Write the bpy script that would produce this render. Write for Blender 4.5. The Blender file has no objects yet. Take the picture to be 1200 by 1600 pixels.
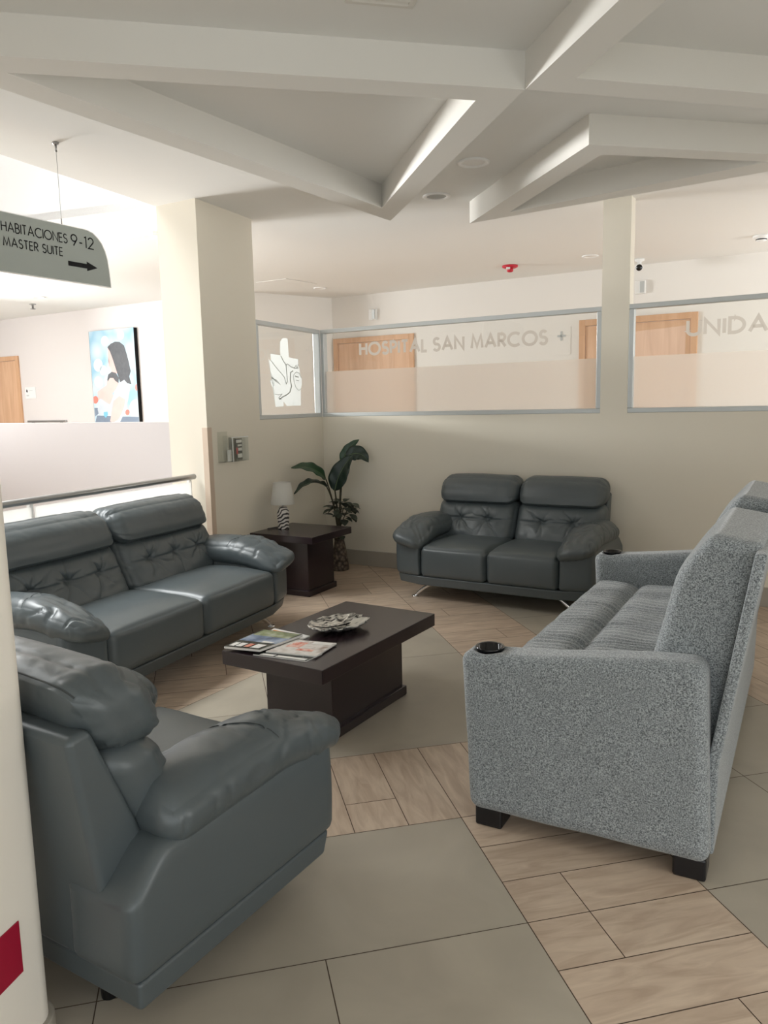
import bpy, bmesh, math, random
from mathutils import Vector, Matrix, noise

# ---------------------------------------------------------------- camera, world, lights, exposure
SC = bpy.context.scene
COL = SC.collection
PITCH, ROLL, FPX = 0.138910, -0.021772, 1203.78
def _cam_basis():
    cp, sp = math.cos(PITCH), math.sin(PITCH)
    f = Vector((0, cp, -sp)); r = Vector((1, 0, 0)); u = r.cross(f)
    c, s = math.cos(ROLL), math.sin(ROLL)
    return r*c + u*s, u*c - r*s, f
_r, _u, _f = _cam_basis()
cam_data = bpy.data.cameras.new('camera')
cam_data.sensor_fit = 'HORIZONTAL'; cam_data.sensor_width = 36.0
cam_data.lens = FPX*36.0/1200.0
cam_data.clip_start = 0.05; cam_data.clip_end = 100
cam = bpy.data.objects.new('camera', cam_data); COL.objects.link(cam)
cam.matrix_world = Matrix(((_r.x, _u.x, -_f.x, 0), (_r.y, _u.y, -_f.y, 0), (_r.z, _u.z, -_f.z, 1.5), (0, 0, 0, 1)))
SC.camera = cam

world = bpy.data.worlds.new('world'); SC.world = world; world.use_nodes = True
bg = world.node_tree.nodes['Background']
bg.inputs[0].default_value = (0.94, 0.985, 1.0, 1); bg.inputs[1].default_value = 1.3

SC.view_settings.view_transform = 'Standard'
SC.view_settings.look = 'None'
SC.view_settings.gamma = 1.0
SC.view_settings.use_curve_mapping = False
SC.view_settings.exposure = 0.55

def area_light(name, loc, target, sx, sy, power, color=(1, 1, 1)):
    d = bpy.data.lights.new(name, 'AREA'); d.shape = 'RECTANGLE'; d.size = sx; d.size_y = sy
    d.energy = power; d.color = color
    o = bpy.data.objects.new(name, d); COL.objects.link(o)
    o.location = loc
    dr = (Vector(target) - Vector(loc)).normalized()
    o.rotation_euler = dr.to_track_quat('-Z', 'Y').to_euler()
    return o
sk = area_light('well_fill_light', (-3.5, 4.3, 4.75), (-0.7, 3.5, 0), 2.4, 2.4, 68, (0.97, 1.0, 1.0))  # added lamp inside the well for an assumed skylight; its roof is solid
sk.data.spread = math.radians(80)
area_light('side_fill_light', (-6.0, 9.0, 2.25), (1.2, 4.6, 2.15), 1.5, 1.2, 135, (0.98, 1.0, 1.0))  # added unseen light from the left, direction assumed; no window is built
beam_fill = area_light('beam_fill_light', (-7.0, 8.0, 2.15), (1.0, 4.8, 2.86), 1.4, 0.6, 62, (0.99, 1.0, 1.0))  # added narrow light for the beams' left faces; no clerestory is built
beam_fill.data.spread = math.radians(60)
area_light('right_fill_light', (2.7, 0.2, 1.1), (-0.8, 2.0, 0.6), 1.7, 1.2, 15, (0.96, 0.99, 1.0))  # added fill for the near wall; the right wall has no window
area_light('corridor_fill_light', (6.6, 6.4, 1.6), (0, 9.5, 1.5), 2.2, 2.2, 100, (0.98, 0.99, 1.0))  # added unseen light that whitens the corridor, no window behind it
area_light('hall_fill_light', (-7.2, 9.2, 1.7), (-3, 11.2, 1.6), 2.6, 2.4, 74, (0.97, 0.99, 1.0))  # added unseen light to brighten the hall wall, not a real window

# ---------------------------------------------------------------- room axes
W1 = Vector((0.857989, -0.513669, 0)); NV = Vector((-0.513669, -0.857989, 0))
S1 = Vector((0.406990, 0.913433, 0)); PV = Vector((0.913433, -0.406990, 0))
COR = Vector((-0.562, 7.353, 0))
ZC, ZB = 2.975, 2.82
def RW(u, v, z=0): return COR + W1*u + NV*v + Vector((0, 0, z))
def SW(s, p, z=0): return COR + S1*s + PV*p + Vector((0, 0, z))

# ---------------------------------------------------------------- materials
def srgb(r, g, b):
    f = lambda c: (c/255/12.92) if c/255 <= 0.04045 else ((c/255+0.055)/1.055)**2.4
    return (f(r), f(g), f(b), 1)
def mat(name, color, rough=0.5, metal=0.0, spec=0.5, coat=0.0, bump=None, vary=None, sheen=0.0, trans=0.0):
    m = bpy.data.materials.new(name); m.use_nodes = True
    nt = m.node_tree; b = nt.nodes['Principled BSDF']
    c = color if len(color) == 4 else (*color, 1)
    b.inputs['Base Color'].default_value = c
    b.inputs['Roughness'].default_value = rough
    b.inputs['Metallic'].default_value = metal
    b.inputs['Specular IOR Level'].default_value = spec
    b.inputs['Coat Weight'].default_value = coat
    b.inputs['Coat Roughness'].default_value = 0.15
    b.inputs['Sheen Weight'].default_value = sheen
    b.inputs['Transmission Weight'].default_value = trans
    tc = nt.nodes.new('ShaderNodeTexCoord')
    if vary:                       # (scale, amount)
        n = nt.nodes.new('ShaderNodeTexNoise'); n.inputs['Scale'].default_value = vary[0]; n.inputs['Detail'].default_value = 4
        nt.links.new(tc.outputs['Object'], n.inputs['Vector'])
        mx = nt.nodes.new('ShaderNodeMix'); mx.data_type = 'RGBA'
        a = vary[1]
        mx.inputs[6].default_value = (c[0]*(1-a), c[1]*(1-a), c[2]*(1-a), 1)
        mx.inputs[7].default_value = (min(1, c[0]*(1+a)), min(1, c[1]*(1+a)), min(1, c[2]*(1+a)), 1)
        nt.links.new(n.outputs['Fac'], mx.inputs[0]); nt.links.new(mx.outputs[2], b.inputs['Base Color'])
    if bump:                       # (scale, strength, distance)
        n = nt.nodes.new('ShaderNodeTexNoise'); n.inputs['Scale'].default_value = bump[0]; n.inputs['Detail'].default_value = 3
        nt.links.new(tc.outputs['Object'], n.inputs['Vector'])
        bp = nt.nodes.new('ShaderNodeBump'); bp.inputs['Strength'].default_value = bump[1]; bp.inputs['Distance'].default_value = bump[2]
        nt.links.new(n.outputs['Fac'], bp.inputs['Height']); nt.links.new(bp.outputs['Normal'], b.inputs['Normal'])
    return m

M = {}
M['wall'] = mat('cream_wall_paint', srgb(228, 221, 206), 0.75, spec=0.25, bump=(120, 0.08, 0.002))
M['half_wall'] = mat('pinkish_white_wall_paint', srgb(204, 198, 197), 0.7, spec=0.25)
M['well_white'] = mat('bright_white_paint', srgb(248, 247, 246), 0.7, spec=0.25)
M['white_wall'] = mat('white_wall_paint', srgb(226, 220, 217), 0.7, spec=0.25, bump=(120, 0.06, 0.002))
M['corridor_wall'] = mat('warm_white_wall_paint', srgb(236, 233, 228), 0.7, spec=0.25)
M['ceiling'] = mat('ceiling_paint', srgb(236, 235, 231), 0.8, spec=0.2)
M['beam'] = mat('ceiling_beam_paint', srgb(225, 222, 215), 0.75, spec=0.2)
M['near_wall'] = mat('pale_wall_paint', srgb(240, 233, 222), 0.7, spec=0.25, bump=(120, 0.08, 0.002))
M['baseboard'] = mat('grey_baseboard_tile', srgb(168, 161, 149), 0.45, vary=(6, 0.08))
M['leather'] = mat('grey_leather', srgb(77, 85, 88), 0.39, spec=0.65, bump=(260, 0.10, 0.002), vary=(7, 0.06))
M['leather_seam'] = mat('grey_leather_stitch', srgb(58, 63, 64), 0.6)
M['chrome'] = mat('polished_chrome', (0.85, 0.85, 0.86), 0.08, metal=1)
M['black_plastic'] = mat('black_plastic', (0.006, 0.006, 0.008), 0.35)
M['wenge'] = mat('dark_wenge_veneer', srgb(38, 25, 30), 0.25, spec=0.62, vary=(3, 0.15))
M['alu'] = mat('grey_aluminium', srgb(196, 200, 200), 0.4, metal=0.35)
M['steel'] = mat('brushed_steel', srgb(170, 170, 170), 0.28, metal=0.9)
M['white_gloss'] = mat('white_plastic', srgb(238, 238, 236), 0.3)
M['tan'] = mat('tan_vinyl_guard', srgb(206, 186, 166), 0.5)
M['dark'] = mat('black_print', (0.004, 0.004, 0.005), 0.6, spec=0.2)
M['red'] = mat('red_plastic', srgb(196, 24, 50), 0.4)
M['sign_red'] = mat('dark_red_sign_print', srgb(160, 12, 48), 0.45)
M['sign_grey'] = mat('brushed_grey_sign_panel', srgb(158, 164, 158), 0.5, metal=0.1, vary=(2, 0.05))
M['paper'] = mat('white_paper', srgb(236, 234, 230), 0.5)
M['grille'] = mat('grey_speaker_mesh', srgb(165, 168, 166), 0.6)
M['lens'] = mat('black_glass', (0.003, 0.003, 0.004), 0.05)

def wood_mat(name, c1, c2, rough=0.4, scale=(2, 30, 30), tint_attr=None, uv=False):
    m = bpy.data.materials.new(name); m.use_nodes = True
    nt = m.node_tree; b = nt.nodes['Principled BSDF']; b.inputs['Roughness'].default_value = rough
    tc = nt.nodes.new('ShaderNodeTexCoord'); mp = nt.nodes.new('ShaderNodeMapping')
    mp.inputs['Scale'].default_value = scale
    nt.links.new(tc.outputs['UV' if uv else 'Object'], mp.inputs['Vector'])
    n = nt.nodes.new('ShaderNodeTexNoise'); n.inputs['Scale'].default_value = 1.0; n.inputs['Detail'].default_value = 6; n.inputs['Distortion'].default_value = 0.9
    nt.links.new(mp.outputs['Vector'], n.inputs['Vector'])
    rp = nt.nodes.new('ShaderNodeValToRGB'); rp.color_ramp.elements[0].position = 0.32; rp.color_ramp.elements[1].position = 0.68
    rp.color_ramp.elements[0].color = c1; rp.color_ramp.elements[1].color = c2
    nt.links.new(n.outputs['Fac'], rp.inputs['Fac'])
    out = rp.outputs['Color']
    if tint_attr:
        at = nt.nodes.new('ShaderNodeAttribute'); at.attribute_name = tint_attr
        mx = nt.nodes.new('ShaderNodeMix'); mx.data_type = 'RGBA'; mx.blend_type = 'MULTIPLY'; mx.inputs[0].default_value = 1
        nt.links.new(out, mx.inputs[6]); nt.links.new(at.outputs['Color'], mx.inputs[7]); out = mx.outputs[2]
    nt.links.new(out, b.inputs['Base Color'])
    return m
M['floor_wood'] = wood_mat('wood_look_floor_tile', srgb(180, 158, 138), srgb(206, 186, 165), 0.34, (5, 26, 1), 'tint', True)
M['floor_grey'] = wood_mat('taupe_floor_tile', srgb(170, 161, 146), srgb(181, 172, 156), 0.36, (3, 3, 1), 'tint', True)
M['grout'] = mat('dark_grout', srgb(92, 76, 64), 0.9)
M['door_wood'] = wood_mat('light_oak_door', srgb(208, 164, 128), srgb(224, 184, 150), 0.45, (14, 14, 1.2))
M['door_frame'] = wood_mat('light_oak_frame', srgb(206, 160, 122), srgb(218, 176, 140), 0.45, (14, 14, 1.2))

def fabric_mat():
    m = bpy.data.materials.new('grey_melange_fabric'); m.use_nodes = True
    nt = m.node_tree; b = nt.nodes['Principled BSDF']; b.inputs['Roughness'].default_value = 0.9
    b.inputs['Sheen Weight'].default_value = 0.35; b.inputs['Sheen Roughness'].default_value = 0.5; b.inputs['Specular IOR Level'].default_value = 0.2
    tc = nt.nodes.new('ShaderNodeTexCoord')
    def nz(scale, detail, sc):
        mp = nt.nodes.new('ShaderNodeMapping'); mp.inputs['Scale'].default_value = sc
        nt.links.new(tc.outputs['Object'], mp.inputs['Vector'])
        n = nt.nodes.new('ShaderNodeTexNoise'); n.inputs['Scale'].default_value = scale; n.inputs['Detail'].default_value = detail
        nt.links.new(mp.outputs['Vector'], n.inputs['Vector']); return n
    a = nz(170, 3, (1, 1, 2.2)); c = nz(170, 3, (2.2, 2.2, 1))
    ad = nt.nodes.new('ShaderNodeMath'); ad.operation = 'MAXIMUM'
    nt.links.new(a.outputs['Fac'], ad.inputs[0]); nt.links.new(c.outputs['Fac'], ad.inputs[1])
    rp = nt.nodes.new('ShaderNodeValToRGB')
    rp.color_ramp.elements[0].position = 0.44; rp.color_ramp.elements[0].color = srgb(84, 89, 92)
    rp.color_ramp.elements[1].position = 0.70; rp.color_ramp.elements[1].color = srgb(182, 188, 190)
    nt.links.new(ad.outputs[0], rp.inputs['Fac']); nt.links.new(rp.outputs['Color'], b.inputs['Base Color'])
    bp = nt.nodes.new('ShaderNodeBump'); bp.inputs['Strength'].default_value = 0.35; bp.inputs['Distance'].default_value = 0.002
    nt.links.new(ad.outputs[0], bp.inputs['Height']); nt.links.new(bp.outputs['Normal'], b.inputs['Normal'])
    return m
M['fabric'] = fabric_mat()

def glass_mat(name, tint=(1, 1, 1), refl=1.0):
    m = bpy.data.materials.new(name); m.use_nodes = True
    nt = m.node_tree; nt.nodes.clear()
    out = nt.nodes.new('ShaderNodeOutputMaterial'); tr = nt.nodes.new('ShaderNodeBsdfTransparent'); gl = nt.nodes.new('ShaderNodeBsdfGlossy')
    tr.inputs['Color'].default_value = (*tint, 1); gl.inputs['Roughness'].default_value = 0.0
    lw = nt.nodes.new('ShaderNodeLayerWeight'); lw.inputs['Blend'].default_value = 0.5
    pw_ = nt.nodes.new('ShaderNodeMath'); pw_.operation = 'POWER'; pw_.inputs[1].default_value = 5
    fr = nt.nodes.new('ShaderNodeMath'); fr.operation = 'MULTIPLY_ADD'; fr.inputs[1].default_value = 0.92; fr.inputs[2].default_value = 0.08
    nt.links.new(lw.outputs['Facing'], pw_.inputs[0]); nt.links.new(pw_.outputs[0], fr.inputs[0])
    ml = nt.nodes.new('ShaderNodeMath'); ml.operation = 'MULTIPLY'; ml.inputs[1].default_value = refl
    mx = nt.nodes.new('ShaderNodeMixShader')
    nt.links.new(fr.outputs[0], ml.inputs[0]); nt.links.new(ml.outputs[0], mx.inputs[0])
    nt.links.new(tr.outputs[0], mx.inputs[1]); nt.links.new(gl.outputs[0], mx.inputs[2]); nt.links.new(mx.outputs[0], out.inputs['Surface'])
    return m
M['glass'] = glass_mat('window_glass', (0.97, 0.98, 0.97))
M['acrylic'] = glass_mat('clear_acrylic', (0.97, 0.98, 0.97), 1.2)
def frost_mat(name, col, clear=0.2, tl=0.6):
    m = bpy.data.materials.new(name); m.use_nodes = True
    nt = m.node_tree; nt.nodes.clear()
    out = nt.nodes.new('ShaderNodeOutputMaterial')
    df = nt.nodes.new('ShaderNodeBsdfDiffuse'); tl_ = nt.nodes.new('ShaderNodeBsdfTranslucent'); tr = nt.nodes.new('ShaderNodeBsdfTransparent')
    df.inputs['Color'].default_value = col; tl_.inputs['Color'].default_value = col
    a = nt.nodes.new('ShaderNodeMixShader'); a.inputs[0].default_value = tl
    b = nt.nodes.new('ShaderNodeMixShader'); b.inputs[0].default_value = clear
    nt.links.new(df.outputs[0], a.inputs[1]); nt.links.new(tl_.outputs[0], a.inputs[2])
    nt.links.new(a.outputs[0], b.inputs[1]); nt.links.new(tr.outputs[0], b.inputs[2]); nt.links.new(b.outputs[0], out.inputs['Surface'])
    return m
M['frost'] = frost_mat('frosted_film', srgb(238, 230, 222), 0.30, 0.80)
M['frost_letter'] = frost_mat('frosted_letter_film', srgb(220, 215, 208), 0.06, 0.64)
M['frost_logo'] = frost_mat('white_logo_film', srgb(214, 217, 215), 0.05, 0.4)
M['rail_glass'] = frost_mat('milk_white_glass', srgb(244, 244, 242), 0.05, 0.6)
M['shade'] = frost_mat('white_lamp_shade', srgb(232, 230, 224), 0.0, 0.4)

# ---------------------------------------------------------------- object helpers
def tag(o, label, cat, group=None):
    o['label'] = label; o['category'] = cat
    if group: o['group'] = group
    return o
def thing(name, label, cat, loc=(0, 0, 0), rotz=0.0, group=None):
    o = bpy.data.objects.new(name, None); COL.objects.link(o); o.empty_display_size = 0.1
    o.location = loc; o.rotation_euler = (0, 0, rotz)
    return tag(o, label, cat, group)
def link_mesh(name, me, m, parent=None, smooth=False):
    if m is not None:
        for x in (m if isinstance(m, (list, tuple)) else [m]): me.materials.append(x)
    if smooth:
        for p in me.polygons: p.use_smooth = True
    o = bpy.data.objects.new(name, me); COL.objects.link(o)
    if parent is not None: o.parent = parent
    return o
def obj(name, bm, m, parent=None, smooth=False, bevel=0.0, seg=2):
    bmesh.ops.recalc_face_normals(bm, faces=bm.faces)
    me = bpy.data.meshes.new(name); bm.to_mesh(me); bm.free()
    o = link_mesh(name, me, m, parent, smooth)
    if bevel > 0:
        md = o.modifiers.new('bevel', 'BEVEL'); md.width = bevel; md.segments = seg; md.limit_method = 'ANGLE'; md.angle_limit = math.radians(40)
        md.harden_normals = False
    return o
def struct(name, bm, m, parent=None, **k):
    o = obj(name, bm, m, parent, **k)
    if parent is None: o['kind'] = 'structure'
    return o
def prism(bm, pts, z0, z1):
    """vertical extrusion of a plan polygon"""
    a = [bm.verts.new((p[0], p[1], z0)) for p in pts]; b = [bm.verts.new((p[0], p[1], z1)) for p in pts]
    n = len(pts)
    bm.faces.new(a[::-1]); bm.faces.new(b)
    for i in range(n): bm.faces.new((a[i], a[(i+1) % n], b[(i+1) % n], b[i]))
def ext(bm, pts, d):
    """extrude a 3-D polygon by vector d"""
    d = Vector(d)
    a = [bm.verts.new(p) for p in pts]; b = [bm.verts.new(Vector(p)+d) for p in pts]
    n = len(pts)
    bm.faces.new(a[::-1]); bm.faces.new(b)
    for i in range(n): bm.faces.new((a[i], a[(i+1) % n], b[(i+1) % n], b[i]))
def box(bm, x0, x1, y0, y1, z0, z1):
    prism(bm, [(x0, y0), (x1, y0), (x1, y1), (x0, y1)], z0, z1)
def obox(bm, o, ax, ay, az):
    """box from a corner and three edge vectors"""
    o, ax, ay, az = Vector(o), Vector(ax), Vector(ay), Vector(az)
    ext(bm, [o, o+ax, o+ax+ay, o+ay], az)
def lathe(bm, prof, n=32, cx=0, cy=0):
    rings = []
    for r, z in prof:
        rings.append([bm.verts.new((cx+r*math.cos(2*math.pi*i/n), cy+r*math.sin(2*math.pi*i/n), z)) for i in range(n)])
    for a, b in zip(rings, rings[1:]):
        for i in range(n): bm.faces.new((a[i], a[(i+1) % n], b[(i+1) % n], b[i]))
    if prof[0][0] > 1e-5: bm.faces.new(rings[0][::-1])
    if prof[-1][0] > 1e-5: bm.faces.new(rings[-1])
def tube(bm, pts, rad, n=10, cap=True):
    pts = [Vector(p) for p in pts]
    R = rad if isinstance(rad, (list, tuple)) else [rad]*len(pts)
    rings = []
    up = None
    for i, p in enumerate(pts):
        t = (pts[min(i+1, len(pts)-1)] - pts[max(i-1, 0)]).normalized()
        if up is None:
            up = t.orthogonal().normalized()
        up = (up - t*up.dot(t)).normalized(); s = t.cross(up)
        rings.append([bm.verts.new(p + (up*math.cos(2*math.pi*k/n) + s*math.sin(2*math.pi*k/n))*R[i]) for k in range(n)])
    for a, b in zip(rings, rings[1:]):
        for k in range(n): bm.faces.new((a[k], a[(k+1) % n], b[(k+1) % n], b[k]))
    if cap:
        bm.faces.new(rings[0][::-1]); bm.faces.new(rings[-1])
def disc_z(bm, c, r, n=24, rx=None):
    vs = [bm.verts.new((c[0]+r*math.cos(2*math.pi*i/n), c[1]+r*math.sin(2*math.pi*i/n), c[2])) for i in range(n)]
    bm.faces.new(vs)

def lattice(nx, ny, nz, warp=0.55):
    """surface of a lattice cube: params in [-1,1] and quads"""
    def ax(n): return [(1-warp)*(-1+2*i/n) + warp*math.sin(math.pi/2*(-1+2*i/n)) for i in range(n+1)]
    X, Y, Z = ax(nx), ax(ny), ax(nz)
    idx, P, F = {}, [], []
    def v(i, j, k):
        key = (i, j, k)
        if key not in idx: idx[key] = len(P); P.append((X[i], Y[j], Z[k]))
        return idx[key]
    for i in range(nx):
        for j in range(ny):
            F.append((v(i, j, 0), v(i, j+1, 0), v(i+1, j+1, 0), v(i+1, j, 0)))
            F.append((v(i, j, nz), v(i+1, j, nz), v(i+1, j+1, nz), v(i, j+1, nz)))
    for i in range(nx):
        for k in range(nz):
            F.append((v(i, 0, k), v(i+1, 0, k), v(i+1, 0, k+1), v(i, 0, k+1)))
            F.append((v(i, ny, k), v(i, ny, k+1), v(i+1, ny, k+1), v(i+1, ny, k)))
    for j in range(ny):
        for k in range(nz):
            F.append((v(0, j, k), v(0, j, k+1), v(0, j+1, k+1), v(0, j+1, k)))
            F.append((v(nx, j, k), v(nx, j+1, k), v(nx, j+1, k+1), v(nx, j, k+1)))
    return P, F
def cushion(name, h, r, fn, seg, m, parent, warp=0.55):
    """rounded box of half sizes h, corner radius r, each vertex then passed through fn(x,y,z,a,b,c)"""
    P, F = lattice(*seg, warp)
    V = []
    for a, b, c in P:
        p = (a*h[0], b*h[1], c*h[2])
        q = [max(-(h[i]-r), min(h[i]-r, p[i])) for i in range(3)]
        d = Vector((p[0]-q[0], p[1]-q[1], p[2]-q[2]))
        if d.length > 1e-9:
            d = d.normalized()*r
        V.append(fn(q[0]+d.x, q[1]+d.y, q[2]+d.z, a, b, c))
    me = bpy.data.meshes.new(name); me.from_pydata(V, [], F); me.update()
    return link_mesh(name, me, m, parent, True)
def surf(h, r, fn, a, b, c):
    p = (a*h[0], b*h[1], c*h[2]); q = [max(-(h[i]-r), min(h[i]-r, p[i])) for i in range(3)]
    d = Vector((p[0]-q[0], p[1]-q[1], p[2]-q[2]))
    if d.length > 1e-9: d = d.normalized()*r
    return Vector(fn(q[0]+d.x, q[1]+d.y, q[2]+d.z, a, b, c))
def sstep(a, b, x):
    t = max(0.0, min(1.0, (x-a)/(b-a))); return t*t*(3-2*t)
def fbm(x, y, z, s): return noise.noise(Vector((x*s, y*s, z*s)))

# stroke alphabet (geometric sans): polylines in a cell of height 1
def arc(cx, cy, rx, ry, a0, a1, n=18):
    return [(cx+rx*math.cos(math.radians(a0+(a1-a0)*i/n)), cy+ry*math.sin(math.radians(a0+(a1-a0)*i/n))) for i in range(n+1)]
GL = {
 'A': (0.78, [[(0, 0), (0.39, 1), (0.78, 0)], [(0.14, 0.34), (0.64, 0.34)]]),
 'B': (0.5, [[(0, 0), (0, 1), (0.2, 1)] + arc(0.2, 0.76, 0.22, 0.24, 90, -90) + [(0, 0.52)], [(0.2, 0.52)] + arc(0.24, 0.26, 0.26, 0.26, 90, -90) + [(0, 0)]]),
 'C': (0.86, [arc(0.5, 0.5, 0.5, 0.5, 48, 312, 26)]),
 'D': (0.68, [[(0, 0), (0, 1), (0.2, 1)] + arc(0.2, 0.5, 0.48, 0.5, 90, -90, 22) + [(0, 0)]]),
 'E': (0.45, [[(0.45, 1), (0, 1), (0, 0), (0.45, 0)], [(0, 0.53), (0.43, 0.53)]]),
 'H': (0.6, [[(0, 0), (0, 1)], [(0.6, 0), (0.6, 1)], [(0, 0.54), (0.6, 0.54)]]),
 'I': (0.0, [[(0, 0), (0, 1)]]),
 'L': (0.4, [[(0, 1), (0, 0), (0.4, 0)]]),
 'M': (0.86, [[(0, 0), (0.12, 1), (0.43, 0.1), (0.74, 1), (0.86, 0)]]),
 'N': (0.66, [[(0, 0), (0, 1), (0.66, 0), (0.66, 1)]]),
 'O': (1.0, [arc(0.5, 0.5, 0.5, 0.5, 0, 360, 32)]),
 'P': (0.48, [[(0, 0), (0, 1), (0.22, 1)] + arc(0.22, 0.74, 0.26, 0.26, 90, -90) + [(0, 0.48)]]),
 'R': (0.5, [[(0, 0), (0, 1), (0.22, 1)] + arc(0.22, 0.74, 0.26, 0.26, 90, -90) + [(0, 0.48)], [(0.2, 0.48), (0.52, 0)]]),
 'S': (0.5, [arc(0.25, 0.755, 0.21, 0.245, 30, 250, 16) + arc(0.25, 0.26, 0.25, 0.26, 75, -155, 18)]),
 'T': (0.52, [[(0, 1), (0.52, 1)], [(0.26, 1), (0.26, 0)]]),
 'U': (0.6, [[(0, 1), (0, 0.3)] + arc(0.3, 0.3, 0.3, 0.3, 180, 360) + [(0.6, 1)]]),
 '9': (0.58, [arc(0.29, 0.7, 0.29, 0.3, 0, 360, 26), [(0.56, 0.6), (0.2, 0)]]),
 '1': (0.16, [[(0, 0.92), (0.16, 1), (0.16, 0)]]),
 '2': (0.54, [arc(0.27, 0.72, 0.26, 0.28, 165, -35, 18) + [(0.0, 0.0), (0.56, 0.0)]]),
 '-': (0.3, [[(0, 0.36), (0.3, 0.36)]]),
 ' ': (0.22, []),
}
def ribbon(bm, pts, w, T, depth=None):
    """flat stroke of width w along pts; T maps (x,y) to a 3-D point"""
    n = len(pts); L, R = [], []
    closed = (Vector(pts[0])-Vector(pts[-1])).length < 1e-6
    for i in range(n):
        p = Vector(pts[i])
        a = Vector(pts[i-1]) if i > 0 else (Vector(pts[-2]) if closed else None)
        b = Vector(pts[i+1]) if i < n-1 else (Vector(pts[1]) if closed else None)
        d0 = (p-a).normalized() if a is not None else None; d1 = (b-p).normalized() if b is not None else None
        if d0 is None: d0 = d1
        if d1 is None: d1 = d0
        n0 = Vector((-d0.y, d0.x)); n1 = Vector((-d1.y, d1.x)); mm = n0+n1
        if mm.length < 1e-6: mm = n0
        mm.normalize(); k = 1/max(0.45, mm.dot(n0))
        L.append(p+mm*w/2*k); R.append(p-mm*w/2*k)
    lv = [bm.verts.new(T(q.x, q.y)) for q in L]; rv = [bm.verts.new(T(q.x, q.y)) for q in R]
    for i in range(n-1): bm.faces.new((lv[i], lv[i+1], rv[i+1], rv[i]))
def write(bm, text, x0, x1, y0, h, w, T, gap=0.24, wscale=None):
    """set a line of text between x0 and x1 (or at natural width when x1 is None); h = cap height, w = stroke"""
    tot = sum(GL[c][0]+gap for c in text)-gap
    k = (x1-x0)/tot if x1 is not None else h
    x = x0; hh = h-w
    for c in text:
        gw, st = GL[c]
        for pl in st:
            pts = [(x+px*k, y0+w/2+py*hh) for px, py in pl]
            ribbon(bm, pts, w, T)
        x += (gw+gap)*k
    return x

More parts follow.
